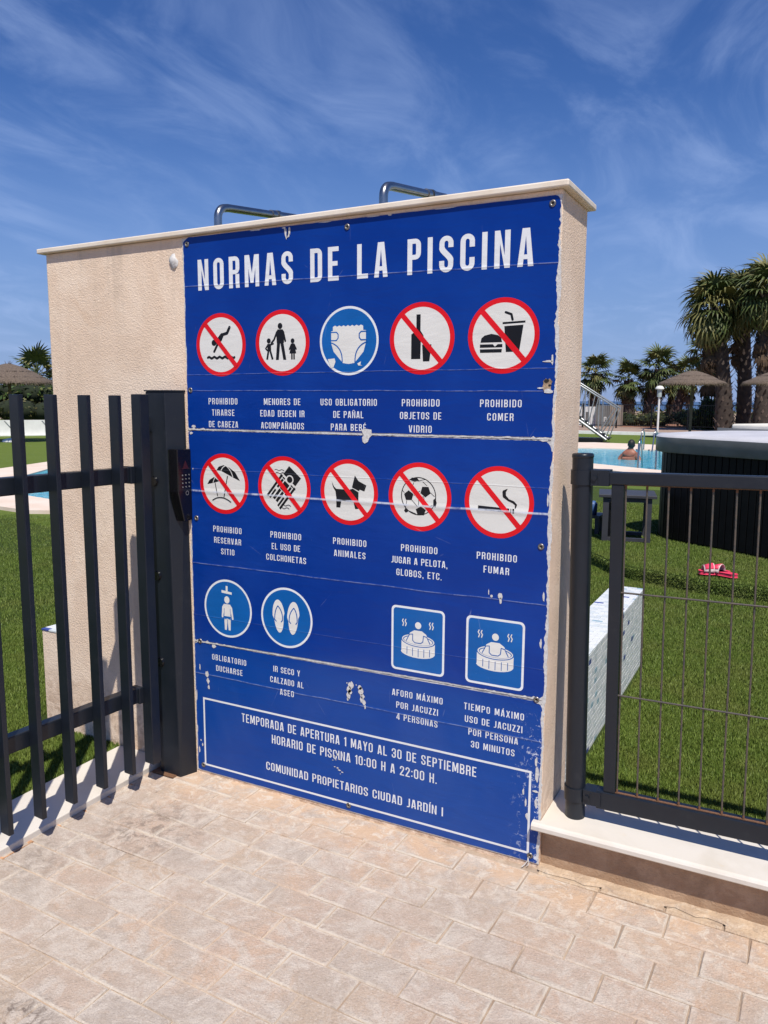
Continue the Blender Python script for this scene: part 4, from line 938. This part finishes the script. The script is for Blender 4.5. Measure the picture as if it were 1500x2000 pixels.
# slats round the skirt
pp = rr_pts(S_-.026, rC-.026, 60); per = []
acc = 0; last = None; step = .075
pts_ = pp+[pp[0]]; sl = None; cnt = 0
d = 0
for i in range(len(pts_)-1):
    a, c = Vector(pts_[i]), Vector(pts_[i+1]); L = (c-a).length
    while L > 1e-6 and acc <= d+L:
        q = a+(c-a)*((acc-d)/L); ang = math.atan2((c-a).y, (c-a).x)
        if sl is None:
            b = MB(); b.box(-.034, .034, 0, .022, .02, .90); sl = b.build('slat', M_slat, tub, (q.x, q.y, 0), bevel=.004); o = sl
        else: o = sl.copy(); col.objects.link(o)
        o.location = (q.x, q.y, 0); o.rotation_euler = (0, 0, ang+PI); acc += step; cnt += 1
    d += L
loft([(S_+.035, rC, .872), (S_+.045, rC, .885), (S_+.045, rC, 1.02)], 'cover_skirt', M_vinyl, tub, cap=False)
loft([(S_+.045, rC, 1.0205), (S_+.03, rC, 1.045), (S_-.2, rC-.1, 1.065), (.3, .2, 1.085)], 'cover_top', M_vinylt, tub)
b = MB(); b.box(-1.12, 1.12, -.012, .012, 1.05, 1.0895); b.build('cover_fold', M_vinyl, tub)
b = MB(); b.box(-1.15, .45, .25, 1.12, 1.070, 1.128); b.build('folded_cover', M_foam, tub, bevel=.02)

tab = empty('side_table', (.60, 5.72, .128), 'dark grey patio side table with a flat top standing beside the hot tub', 'table'); tab.rotation_euler = (0, 0, R(12))
b = MB(); b.box(-.27, .27, -.25, .25, .440, .470); b.build('table_top', M_table, tab, bevel=.004)
for sx in (-1, 1):
    for sy in (-1, 1):
        b = MB(); b.box(sx*.20-.028, sx*.20+.028, sy*.20-.022, sy*.20+.022, 0, .4395); b.build('leg', M_table, tab)
for sy in (-1, 1):
    b = MB(); b.box(-.1715, .1715, sy*.20-.018, sy*.20+.018, 0.40, .4395); b.build('apron', M_table, tab)
    b = MB(); b.box(-.1715, .1715, sy*.20-.018, sy*.20+.018, .012, .045); b.build('stretcher', M_table, tab)
b = MB(); b.box(-.19, -.12, -.1795, .1795, .05, .38); b.build('side_panel', M_black, tab)
c2 = empty('low_stool', (.18, 5.95, .128), 'low dark stool with a small blue item, half hidden behind the round fence post', 'stool')
b = MB(); b.box(-.14, .14, -.14, .14, .17, .20); 
for sx in (-1, 1):
    for sy in (-1, 1): b.box(sx*.11-.02, sx*.11+.02, sy*.11-.02, sy*.11+.02, 0, .1695)
b.build('stool_frame', M_table, c2); b = MB(); b.lathe([(0, .0), (.05, .0), (.055, .11), (.03, .14), (0, .14)], 14); o = b.build('blue_cup', M_bluecloth, None, (.22, 5.90, .329)); o['label'] = 'small blue cup standing on the low stool behind the fence post'; o['category'] = 'cup'

def sandal(x_, y_, rz, label, tilt=0):
    t = empty('slide_sandal', (x_, y_, .150), label, 'sandal', 'pair of pink pool sandals', rz)
    t.rotation_euler = (tilt, 0, rz)
    t.scale = (.88, .95, 1.1)
    out = [(.135, 0), (.125, .028), (.085, .047), (.02, .040), (-.05, .034), (-.105, .034), (-.13, .018), (-.135, 0)]; out = out+[(a, -c) for a, c in out[-2:0:-1]]
    n = len(out); b = MB(); b.add([(a, c, .0) for a, c in out]+[(a*1.0, c*1.0, .024) for a, c in out], [tuple(range(n)), tuple(range(n, 2*n))[::-1]]+[(i, (i+1) % n, n+(i+1) % n, n+i) for i in range(n)])
    b.build('sole', M_pink, t, bevel=.004)
    for nm, mt, rad, x0, x1 in (('strap', M_pinkw, 1.0, .01, .10), ('strap_patch', M_pink, 1.04, .018, .090)):
        b = MB(); vs = []; m_ = 12; a0, a1 = (0, PI) if nm == 'strap' else (.45, 2.7)
        for i in range(m_+1):
            a = a0+(a1-a0)*i/m_
            for xx in (x0, (x0+x1)/2, x1): vs.append((xx, .047*rad*math.cos(a), .018+.052*rad*math.sin(a)*(1.1-.3*(xx-x0)/(x1-x0))))
        b.add(vs, [(i*3+k, i*3+k+1, i*3+4+k, i*3+3+k) for i in range(m_) for k in (0, 1)], 0, True)
        o = b.build(nm, mt, t); md = o.modifiers.new('thick', 'SOLIDIFY'); md.thickness = .003
sandal(1.555, 4.30, R(200), 'left pink slide sandal of the pair on the raised turf by the hot tub')
sandal(1.62, 4.285, R(152), 'right pink slide sandal of the pair on the raised turf by the hot tub')

# ------------------------------------------------------------------ pool, deck
inner = [(-9.6, 5.9), (-7.285, 5.41), (-4.6, 6.6), (-4.0, 12.5), (-2.9, 16.7), (-.67, 15.25), (2, 13.9), (4, 16), (4, 22.1), (-3.4, 22.3), (-9, 20.5), (-12.6, 13), (-11.65, 9.05), (-10.9, 7.92)]
outer = [(-11.0, 5.0), (-6.7, 4.5), (-3.7, 5.9), (-3.0, 12), (-2.5, 15.3), (-.95, 14.25), (2.2, 12.9), (5, 15.4), (5, 24.2), (-4.2, 25.7), (-10, 22), (-13.9, 13.5), (-13.08, 10.2), (-12.4, 8.4)]
n = 14; b = MB()
b.add([(x_, y_, .060) for x_, y_ in inner]+[(x_, y_, .060) for x_, y_ in outer]+[(x_, y_, .01) for x_, y_ in outer]+[(x_, y_, .01) for x_, y_ in inner],
      [(i, (i+1) % n, n+(i+1) % n, n+i) for i in range(n)]+[(n+i, n+(i+1) % n, 2*n+(i+1) % n, 2*n+i) for i in range(n)]+[(3*n+i, 3*n+(i+1) % n, (i+1) % n, i) for i in range(n)])
structure(b.build('pool_deck', M_deck))
m, nt, bs = new_mat('pool_water'); bs.inputs['Roughness'].default_value = .06; bs.inputs['IOR'].default_value = 1.33
cc = mixc(nt, ramp(nt, noise(nt, 1.4, 4, .6, 1.5, mapping=(1, 2.5, 1)), .38, .65), (.05, .36, .50), (.12, .50, .62))
cc = mixc(nt, ramp(nt, noise(nt, 4, 4, .6, 2, mapping=(1, 3, 1)), .55, .75, 0, .5), cc, (.25, .68, .80)); nt.links.new(cc, bs.inputs['Base Color'])
bump(nt, bs, noise(nt, 3.5, 3, .6, 1, mapping=(1, 2, 1)), .35, .05)
b = MB(); b.add([(x_, y_, .034) for x_, y_ in inner], [tuple(range(n))]); structure(b.build('pool_water', m))
def ladder(x_, y_, rz, label):
    t = empty('pool_ladder', (x_, y_, .06), label, 'pool ladder', 'stainless pool ladders', rz)
    for s_ in (0, .38):
        b = MB(); b.tube([(s_, 0, -.05), (s_, 0, .50), (s_, .04, .57), (s_, .10, .60), (s_, .17, .57), (s_, .22, .50), (s_, .36, .0), (s_, .40, -.2)], .021, 10); b.build('handrail', M_steel, t)
    for z_ in (-.10,): b = MB(); b.box(0, .38, .36, .42, z_, z_+.03); b.build('step', M_steel, t)
ladder(-.985, 15.55, R(-5), 'near stainless pool ladder at the deck edge beside the hot tub')
ladder(-1.62, 22.25, R(170), 'far stainless pool ladder on the opposite side of the pool')

# bather
t = empty('person', (-1.64, 18.2, .034), 'dark-haired bather with bare sunburnt shoulders standing in the pool, seen from behind', 'person')
me = D.meshes.new('body')
jv = [(0, 0, -.32), (0, .01, -.05), (0, .01, .10), (0, .0, .19), (.01, -.01, .27), (.02, -.02, .335), (.03, -.025, .42),
      (-.13, .02, .13), (-.25, .03, .03), (-.27, -.05, -.16), (.13, .0, .13), (.23, -.02, .03), (.26, -.10, -.14)]
je = [(0, 1), (1, 2), (2, 3), (3, 4), (4, 5), (5, 6), (3, 7), (7, 8), (8, 9), (3, 10), (10, 11), (11, 12)]
me.from_pydata(jv, je, []); me.materials.append(M_skin)
body = link('body', me, t)
md = body.modifiers.new('skin', 'SKIN'); md.use_smooth_shade = True
rad = [.17, .18, .175, .13, .06, .075, .085, .085, .062, .05, .085, .062, .05]
for v_, r_ in zip(me.skin_vertices[0].data, rad): v_.radius = (r_, r_*.75 if r_ > .12 else r_)
me.skin_vertices[0].data[0].use_root = True
md = body.modifiers.new('ss', 'SUBSURF'); md.levels = 2; md.render_levels = 2
b = MB(); b.lathe([(.0, .125), (.05, .118), (.085, .085), (.102, .035), (.100, -.02), (.085, -.06)], 20, jit=.02)
o = b.build('hair', M_hair, t, (.028, -.02, .385)); o.rotation_euler = (R(20), 0, 0); o.scale = (.86, 1.02, 1)
for sx in (-1, 1):
    b = MB(); b.lathe([(0, .02), (.012, .012), (.018, -.004), (.010, -.022), (0, -.026)], 8); o = b.build('ear', M_skin, t, (.028+sx*.088, -.03, .375)); o.scale = (.5, 1, 1.1)

# ------------------------------------------------------------------ vegetation helpers
def frond_mesh(seed, pet, blade, droop, mat, nseg=17, spread=125):
    rr = random.Random(seed); b = MB()
    # petiole
    pts = [(pet*t_, 0, .10*pet*math.sin(t_*PI*.6)) for t_ in (0, .33, .66, 1)]
    b.tube(pts, [.028, .02, .016, .012], 4, cap=False)
    px_, pz_ = pet, pts[-1][2]
    for k in range(nseg):
        a = R(-spread+2*spread*k/(nseg-1)+rr.uniform(-3, 3)); L = blade*(1-.28*abs(a/R(spread))**1.5)*rr.uniform(.86, 1.08)
        dx, dy = math.cos(a), math.sin(a); w_ = .052; dr = droop*rr.uniform(.7, 1.4)
        row_ = []
        for t_, ww in ((0, .3), (.35, 1.0), (.68, .75), (1.0, .06)):
            x_ = px_+dx*L*t_*(1-.22*dr*t_*t_); y_ = dy*L*t_*(1-.22*dr*t_*t_); z_ = pz_+.05*L*t_-dr*L*(t_**2.6)*.75+.03*L*abs(dy)*t_
            nxv, nyv = -dy*w_*ww, dx*w_*ww
            row_ += [(x_+nxv, y_+nyv, z_-.012*ww), (x_-nxv, y_-nyv, z_-.012*ww)]
        b.add(row_, [(0, 2, 3, 1), (2, 4, 5, 3), (4, 6, 7, 5)])
    me = D.meshes.new('frond'); me.from_pydata(b.v, [], b.f); me.materials.append(mat); me.update(); return me
FR_BIG = [frond_mesh(1, .95, 1.20, .55, M_frond), frond_mesh(2, 1.0, 1.2, .75, M_frondy), frond_mesh(3, .9, 1.1, .8, M_frondy), frond_mesh(4, .85, 1.15, .9, M_frond)]
FR_SM = [frond_mesh(5, .75, .80, .35, M_frond, 15), frond_mesh(6, .8, .85, .6, M_frond, 15), frond_mesh(7, .7, .8, .8, M_frondy, 15), frond_mesh(8, .75, .85, .45, M_frond, 15)]
FR_DEAD = [frond_mesh(9, .55, .9, .9, M_frondd, 11, 70), frond_mesh(10, .6, 1.0, .8, M_frondd, 11, 60)]
def palm(x_, y_, zc, rt, label, big=True, nf=40, lean=(0, 0), dead=10, scale=1.0, seed=0, z0=0):
    rr = random.Random(seed+100)
    t = empty('palm_tree', (x_, y_, z0), label, 'palm tree', 'palm trees beyond the pool')
    H = zc-z0; n = 14; pts = []; rs = []
    for k in range(n+1):
        f = k/n; pts.append((lean[0]*f*f, lean[1]*f*f, H*f)); rs.append(rt*(1.18-.32*f)*(1+rr.uniform(-.07, .07)))
    b = MB(); b.tube(pts, rs, 14)
    for k in range(int(H*24)):      # old leaf bases spiralling up
        f = (k+.5)/int(H*24); a = k*2.399; r_ = rt*(1.15-.30*f); p = Vector((lean[0]*f*f, lean[1]*f*f, H*f)); dv = Vector((math.cos(a), math.sin(a), 0)); sv = Vector((-dv.y, dv.x, 0))
        q = p+dv*r_*.9; w_ = .055*scale+.02; L = rr.uniform(.10, .22)*scale
        b.add([q-sv*w_, q+sv*w_, q+dv*L+Vector((0, 0, L*1.1))+sv*w_*.3, q+dv*L+Vector((0, 0, L*1.1))-sv*w_*.3, q-Vector((0, 0, .09))], [(0, 1, 2, 3), (0, 3, 4), (1, 4, 2), (3, 2, 4)], 1 if rr.random() < .45 else 0)
    b.build('trunk', [M_trunk, M_boot], t)
    top = Vector((lean[0], lean[1], H)); V_ = FR_BIG if big else FR_SM
    for k in range(nf):
        f = (k+.5)/nf; az = k*2.39996+rr.uniform(-.2, .2); el = R(80)-(R(150))*f**.85+rr.uniform(-.12, .12)
        o = link('frond', V_[rr.randrange(4)] if f < .85 else V_[2 if rr.random() < .5 else 3], t, tuple(top+Vector((0, 0, .25*(1-f)-.35*f))))
        o.rotation_euler = (rr.uniform(-.3, .3), -el, az); s_ = scale*rr.uniform(.82, 1.08); o.scale = (s_, s_, s_)
    for k in range(dead):
        o = link('dead_frond', FR_DEAD[k % 2], t, tuple(top+Vector((0, 0, -.45-(1.9 if big else .8)*rr.random())))); o.rotation_euler = (rr.uniform(-.2, .2), R(62+rr.uniform(-8, 18)), k*2.4); s_ = scale*rr.uniform(.75, 1.0); o.scale = (s_, s_, s_)
    return t
palm(-1.19, 40, 5.95, .34, 'tall fan palm nearest the hot tub, with drooping leaves, left of the big palm clump', True, 72, (-.75, 0), 34, 1.0, 1)
palm(-.36, 41, 6.35, .31, 'tall fan palm in the middle of the big palm clump, thick rough trunk', True, 66, (-.45, .2), 30, .95, 2)
palm(.48, 39.5, 6.45, .30, 'tall fan palm at the right edge of the photo, rightmost of the big clump', True, 66, (-.15, 0), 30, .95, 3)
palm(-1.45, 44, 4.0, .42, 'short dark fan palm just behind the thatched parasol', False, 30, (-.9, 0), 8, 1.05, 4)
palm(-10.25, 52, 3.3, .30, 'bushy fan palm next to the right end of the stuccoed wall, behind the metal steps', False, 42, (0, 0), 6, 1.05, 5)
palm(-7.95, 52, 2.85, .36, 'low fan palm with a wide dark trunk, second from the wall', False, 36, (-.1, 0), 8, 1.0, 6)
palm(-7.05, 54, 2.5, .26, 'thin-trunked low fan palm between the second and fourth palms from the wall', False, 28, (0, 0), 5, .85, 7)
palm(-6.65, 52, 3.55, .27, 'fan palm with a slightly leaning trunk and tallest crown of the low row', False, 38, (.45, 0), 8, 1.1, 8)
palm(-5.75, 55, 3.0, .22, 'slim fan palm behind the white garden lamp', False, 26, (.1, 0), 5, .9, 9)
palm(-4.95, 52, 3.2, .27, 'fan palm leaning right, left of the thatched parasol', False, 30, (.62, 0), 6, .95, 10)
palm(-37.8, 30, 2.75, .30, 'lone fan palm rising behind the hedge at the far left', False, 34, (0, 0), 4, 1.2, 11)

def leaf_cloud(name, boxes, n, size, mats, parent=None, seed=0, kind=None):
    """boxes: list of (cx,cy,cz,rx,ry,rz) ellipsoids; leaf quads through the outer volume"""
    g = np.random.default_rng(seed); V = []; wsum = sum(q[3]*q[4]+q[3]*q[5]+q[4]*q[5] for q in boxes)
    mi = []
    for q in boxes:
        k = max(8, int(n*(q[3]*q[4]+q[3]*q[5]+q[4]*q[5])/wsum)); d_ = g.normal(size=(k, 3)); d_ /= np.linalg.norm(d_, axis=1)[:, None]
        r_ = g.uniform(.72, 1.08, k)[:, None]; c = d_*r_*np.array(q[3:6])+np.array(q[0:3])
        a = g.normal(size=(k, 3)); a /= np.linalg.norm(a, axis=1)[:, None]; bb = np.cross(a, g.normal(size=(k, 3))); bb /= np.linalg.norm(bb, axis=1)[:, None]
        s_ = size*g.uniform(.6, 1.4, k)[:, None]
        V.append(np.stack([c-a*s_, c+bb*s_*.45, c+a*s_, c-bb*s_*.45], 1)); mi.append((g.random(k) < .35).astype(int))
    V = np.concatenate(V); mi = np.concatenate(mi); k = len(V)
    me = D.meshes.new(name); me.vertices.add(4*k); me.vertices.foreach_set('co', V.ravel()); me.loops.add(4*k); me.loops.foreach_set('vertex_index', np.arange(4*k)); me.polygons.add(k)
    me.polygons.foreach_set('loop_start', np.arange(0, 4*k, 4)); me.polygons.foreach_set('loop_total', np.full(k, 4)); me.polygons.foreach_set('material_index', mi); me.update()
    for m_ in mats: me.materials.append(m_)
    me.validate(); o = link(name, me, parent)
    return o
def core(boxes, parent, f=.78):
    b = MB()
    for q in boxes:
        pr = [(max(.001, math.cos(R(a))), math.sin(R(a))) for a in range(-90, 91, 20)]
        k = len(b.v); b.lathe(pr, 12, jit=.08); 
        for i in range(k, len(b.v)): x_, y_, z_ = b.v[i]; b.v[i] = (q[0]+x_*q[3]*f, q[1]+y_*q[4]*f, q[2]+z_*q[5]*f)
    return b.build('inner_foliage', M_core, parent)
def bush(x_, y_, rx, ry, h, label, mats, n=700, size=.09, name='bush', cat='bush', group=None, seed=0):
    t = empty(name, (x_, y_, 0), label, cat, group); rr = random.Random(seed)
    bx = [(rr.uniform(-.5, .5)*rx, rr.uniform(-.4, .4)*ry, h*rr.uniform(.35, .62), rx*rr.uniform(.45, .65), ry*rr.uniform(.5, .7), h*rr.uniform(.38, .5)) for _ in range(6)]
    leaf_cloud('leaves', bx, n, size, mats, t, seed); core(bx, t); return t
def hedge(cx, cy, L, dpt, z0, z1, rz, label, mats, size, n, seed):
    t = empty('hedge', (cx, cy, 0), label, 'hedge', None, rz); rr = random.Random(seed); bx = []; k = int(L/((z1-z0)*.7))+1
    for i in range(k): bx.append(((i/(k-1)-.5)*L, rr.uniform(-.1, .1), (z0+z1)/2+rr.uniform(-.05, .05)*(z1-z0), (z1-z0)*.62, dpt/2, (z1-z0)*.5*rr.uniform(.9, 1.12)))
    leaf_cloud('leaves', bx, n, size, mats, t, seed); core(bx, t, .9); return t
# row beyond the far fence
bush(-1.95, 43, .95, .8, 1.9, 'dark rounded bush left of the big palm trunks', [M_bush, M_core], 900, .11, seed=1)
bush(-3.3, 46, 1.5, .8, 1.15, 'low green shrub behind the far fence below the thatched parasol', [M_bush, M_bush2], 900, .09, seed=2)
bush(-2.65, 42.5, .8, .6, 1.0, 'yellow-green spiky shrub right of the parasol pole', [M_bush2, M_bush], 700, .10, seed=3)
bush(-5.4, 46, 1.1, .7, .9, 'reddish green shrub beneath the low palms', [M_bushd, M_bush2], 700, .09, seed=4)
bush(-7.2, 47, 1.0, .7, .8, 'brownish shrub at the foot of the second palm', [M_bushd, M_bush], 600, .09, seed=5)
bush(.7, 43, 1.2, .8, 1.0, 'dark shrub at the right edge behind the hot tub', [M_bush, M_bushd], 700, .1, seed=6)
b = MB(); b.box(-20, 12, 58, 60, -.03, .9); 
g_ = [(-18+i*1.35, 57+rnd(-1, 1), .35, 1.1, .9, .75+rnd(-.15, .25)) for i in range(24)]
o = leaf_cloud('dune_scrub', g_, 5200, .13, [M_bush, M_bush2], None, 77); o['kind'] = 'stuff'
b = MB(); b.box(-12, 8, 44.2, 57, -.02, .03); structure(b.build('planting_bed', simple('reddish_soil', (.30, .14, .08), .95, 0, .2, 2)))
# left side
HA = math.atan2(.80, .60)
hedge(-26.8, 21.2, 16, 1.6, 1.15, 2.12, HA, 'tall green hedge behind the thatched parasol at the far left', [M_bush, M_bush2], .11, 5200, 21)
hedge(-26.1, 20.3, 16, 1.3, .50, 1.38, HA, 'clipped brownish green hedge above the white wall at the far left', [M_bushd, M_bush2], .07, 6000, 22)
t = empty('white_garden_wall', (-24.9, 19.1, 0), 'low white rendered garden wall below the hedges at the far left', 'wall', None, HA)
b = MB(); b.box(-8, 8, -.15, .15, 0, .62); b.build('wall_body', M_sandw, t); b = MB(); b.box(-8, 8, -.32, -.151, 0, .05); b.build('kerb', M_white, t)
for k, dx in enumerate((-.55, .75)):
    t = empty('thin_post', (-23.9+dx*.6, 18.4+dx*.8, 0), ('left' if k == 0 else 'right')+' slim grey post with a slanting brace before the white garden wall', 'post', 'slim posts by the white wall')
    b = MB(); b.tube([(0, 0, 0), (0, 0, 1.25)], .03, 8); b.build('upright', M_galv, t); b = MB(); b.tube([(0, 0, .08), (-.25, -.33, .62)], .02, 6); b.build('brace', M_galv, t)

def parasol(x_, y_, rad, zr, zt, label, seed, mat_pole=M_pole, z0=.0, peak=.0, base=True):
    t = empty('thatched_parasol', (x_, y_, z0), label, 'parasol', 'thatched parasols'); rr = random.Random(seed)
    b = MB(); zr -= z0; zt -= z0
    prof = [(rad*1.0, zr-.03), (rad*.97, zr+.06), (rad*.80, zr+(zt-zr)*.30), (rad*.55, zr+(zt-zr)*.60), (rad*.28, zr+(zt-zr)*.86), (.10, zt), (.001, zt)]
    b.lathe(prof, 40, jit=.03); b.lathe([(rad*.97, zr-.02), (.05, zr+.10*(zt-zr))], 40)
    for k in range(1100):    # ragged straw ends
        a = rr.uniform(0, 2*PI); f = rr.choice((1, 1, 1, .8, .55)); r_ = rad*f*rr.uniform(.95, 1.0); zz2 = zr+(0 if f == 1 else (zt-zr)*(1-f)*1.2)+.04; L = rr.uniform(.07, .20); wv = .014
        d_ = Vector((math.cos(a), math.sin(a), 0)); s_ = Vector((-d_.y, d_.x, 0)); p = d_*r_+Vector((0, 0, zz2)); q = p+d_*L*.75+Vector((0, 0, -L*(.9 if f == 1 else .15)))+s_*rr.uniform(-.03, .03)
        b.add([p-s_*wv, p+s_*wv, q], [(0, 1, 2)])
    for k in range(40):
        a = rr.uniform(0, 2*PI); d_ = Vector((math.cos(a), math.sin(a), 0)); p = Vector((0, 0, zt-.06)); q = p+d_*rr.uniform(.08, .24)+Vector((0, 0, rr.uniform(.02, .2))); s_ = Vector((-d_.y, d_.x, 0))*.012
        b.add([p+d_*.05-s_, p+d_*.05+s_, q], [(0, 1, 2)])
    b.build('canopy', M_thatch, t)
    b = MB(); b.tube([(0, 0, 0), (.01, 0, zr+.2)], .055, 10); b.build('pole', mat_pole, t)
    if base: b = MB(); b.lathe([(.34, .02), (.30, .09), (.12, .14), (0, .15)], 16); b.build('foot', M_white, t)
parasol(-1.82, 32, 1.28, 2.20, 2.72, 'thatched parasol on a leaning pole in front of the palms, right of the white lamp', 31, base=False)
parasol(1.28, 32, 1.28, 2.20, 2.70, 'thatched parasol cut off by the right edge of the photo', 32, base=False)
parasol(-21.5, 15.66, 1.40, 2.00, 2.62, 'thatched parasol at the left edge of the photo before the hedges', 33)
o = D.objects['thatched_parasol']

def lamp(x_, y_, H, label):
    t = empty('garden_lamp', (x_, y_, 0), label, 'lamp post', 'white garden lamps')
    b = MB(); b.tube([(0, 0, 0), (0, 0, H-.55)], .05, 10); b.build('pole', M_white, t)
    b = MB(); b.tube([(0, 0, H-.55), (0, 0, H-.18)], .11, 12); b.build('lantern', M_glassy, t)
    b = MB(); b.lathe([(.20, H-.18), (.21, H-.13), (.13, H-.03), (0, H)], 16); b.lathe([(.2, H-.18), (0, H-.17)], 16); b.build('lamp_hood', M_white, t)
lamp(-3.97, 38, 2.25, 'white garden lamp post with a domed hood left of the thatched parasol')
lamp(-3.95, 60, 2.35, 'distant white lamp seen between the parasol and the palm trunks')
lamp(.40, 45, 1.90, 'white garden lamp post at the right edge, behind the hot tub')

# far fence: rails, posts and thin bars
t = empty('far_fence', (-3.5, 42, 0), 'black metal bar fence between the lawn and the palms', 'fence')
for z_ in (1.28, .16): b = MB(); b.box(-7, 6, -.02, .02, z_, z_+.04); b.build('rail', M_black, t)
pl = None
for k in range(8):
    if pl is None: b = MB(); b.box(-.04, .04, -.04, .04, 0, 1.36); pl = b.build('fence_post', M_black, t, (-6.9+k*1.83, 0, 0)); 
    else: o = pl.copy(); col.objects.link(o); o.location = (-6.9+k*1.83, 0, 0)
b = MB()
for k in range(118): b.box(-6.95+k*.11, -6.938+k*.11, -.006, .006, .2, 1.28)
b.build('thin_bars', M_black, t, kind='stuff')
b = MB(); b.box(-13, 5, 33.9, 34.3, -.02, .14); structure(b.build('path_kerb', M_white)); b = MB(); b.box(-14, 8, 34.35, 43.9, -.02, .03); structure(b.build('path', simple('pale_path', (.34, .24, .18), .9, 0, .1, 1)))
# promenade walls seen by the steps
t = empty('cream_wall', (-9.2, 45, 0), 'cream rendered wall behind the metal steps', 'wall'); b = MB(); b.box(-1.4, .72, -.1, .1, 0, 1.16); b.build('wall_body', M_sandw, t)
b = MB(); b.box(.1, .3, -.115, -.101, .3, .85); b.box(-.5, -.3, -.115, -.101, .2, .6); b.build('doorway', M_conc, t)
t = empty('grey_cabinet', (-7.75, 45, 0), 'grey upright service cabinet with a small white mark behind the far fence', 'cabinet'); b = MB(); b.box(-.70, .10, -.4, .4, 0, 1.24); b.build('cabinet_body', M_conc, t)
b = MB(); b.box(.101, .70, -.38, .38, 0, 1.26); b.build('cabinet_side', simple('tan_panel', (.32, .26, .21), .9, 0, .15, 2), t)
b = MB(); b.box(-.22, -.18, -.415, -.401, .30, .58); b.box(-.1795, -.08, -.415, -.401, .53, .58); b.box(-.12, -.08, -.415, -.401, .42, .5295); b.build('white_mark', M_white, t)

# metal steps lying by the pool
t = empty('metal_steps', (-4.3, 26.3, .06), 'galvanised metal access steps with handrails parked by the far pool edge', 'steps'); Lz = .0
def P_(x_, z_, y_): return (x_+4.3, y_, z_-.06)
for yy in (0, .62):
    b = MB(); b.tube([P_(-5.3, 2.26, yy), P_(-3.62, 1.24, yy), P_(-3.68, 1.10, yy)], .028, 8); b.build('handrail', M_galv, t)
    b = MB(); b.tube([P_(-5.5, 1.18, yy), P_(-3.95, .12, yy)], .05, 8); b.build('stringer', M_galv, t)
    for (xa_, za_, xb_, zb_) in ((-3.66, 1.12, -3.98, .16), (-3.72, 1.2, -4.25, .32), (-4.25, 1.62, -4.25, .34), (-4.75, 1.92, -4.75, .66), (-4.40, 1.70, -4.62, .60), (-4.85, 1.98, -5.1, .92)):
        b = MB(); b.tube([P_(xa_, za_, yy), P_(xb_, zb_, yy)], .020, 6); b.build('strut', M_galv, t)
for k in range(7):
    x_ = -5.4+k*.22; z_ = 1.10-k*.150; b = MB(); b.box(x_+4.3, x_+4.3+.20, .02, .60, z_-.09, z_-.06); b.build('tread', M_table, t)
b = MB(); b.box(-.9, .25, .02, .60, -.03, .12); b.build('base_frame', M_black, t)
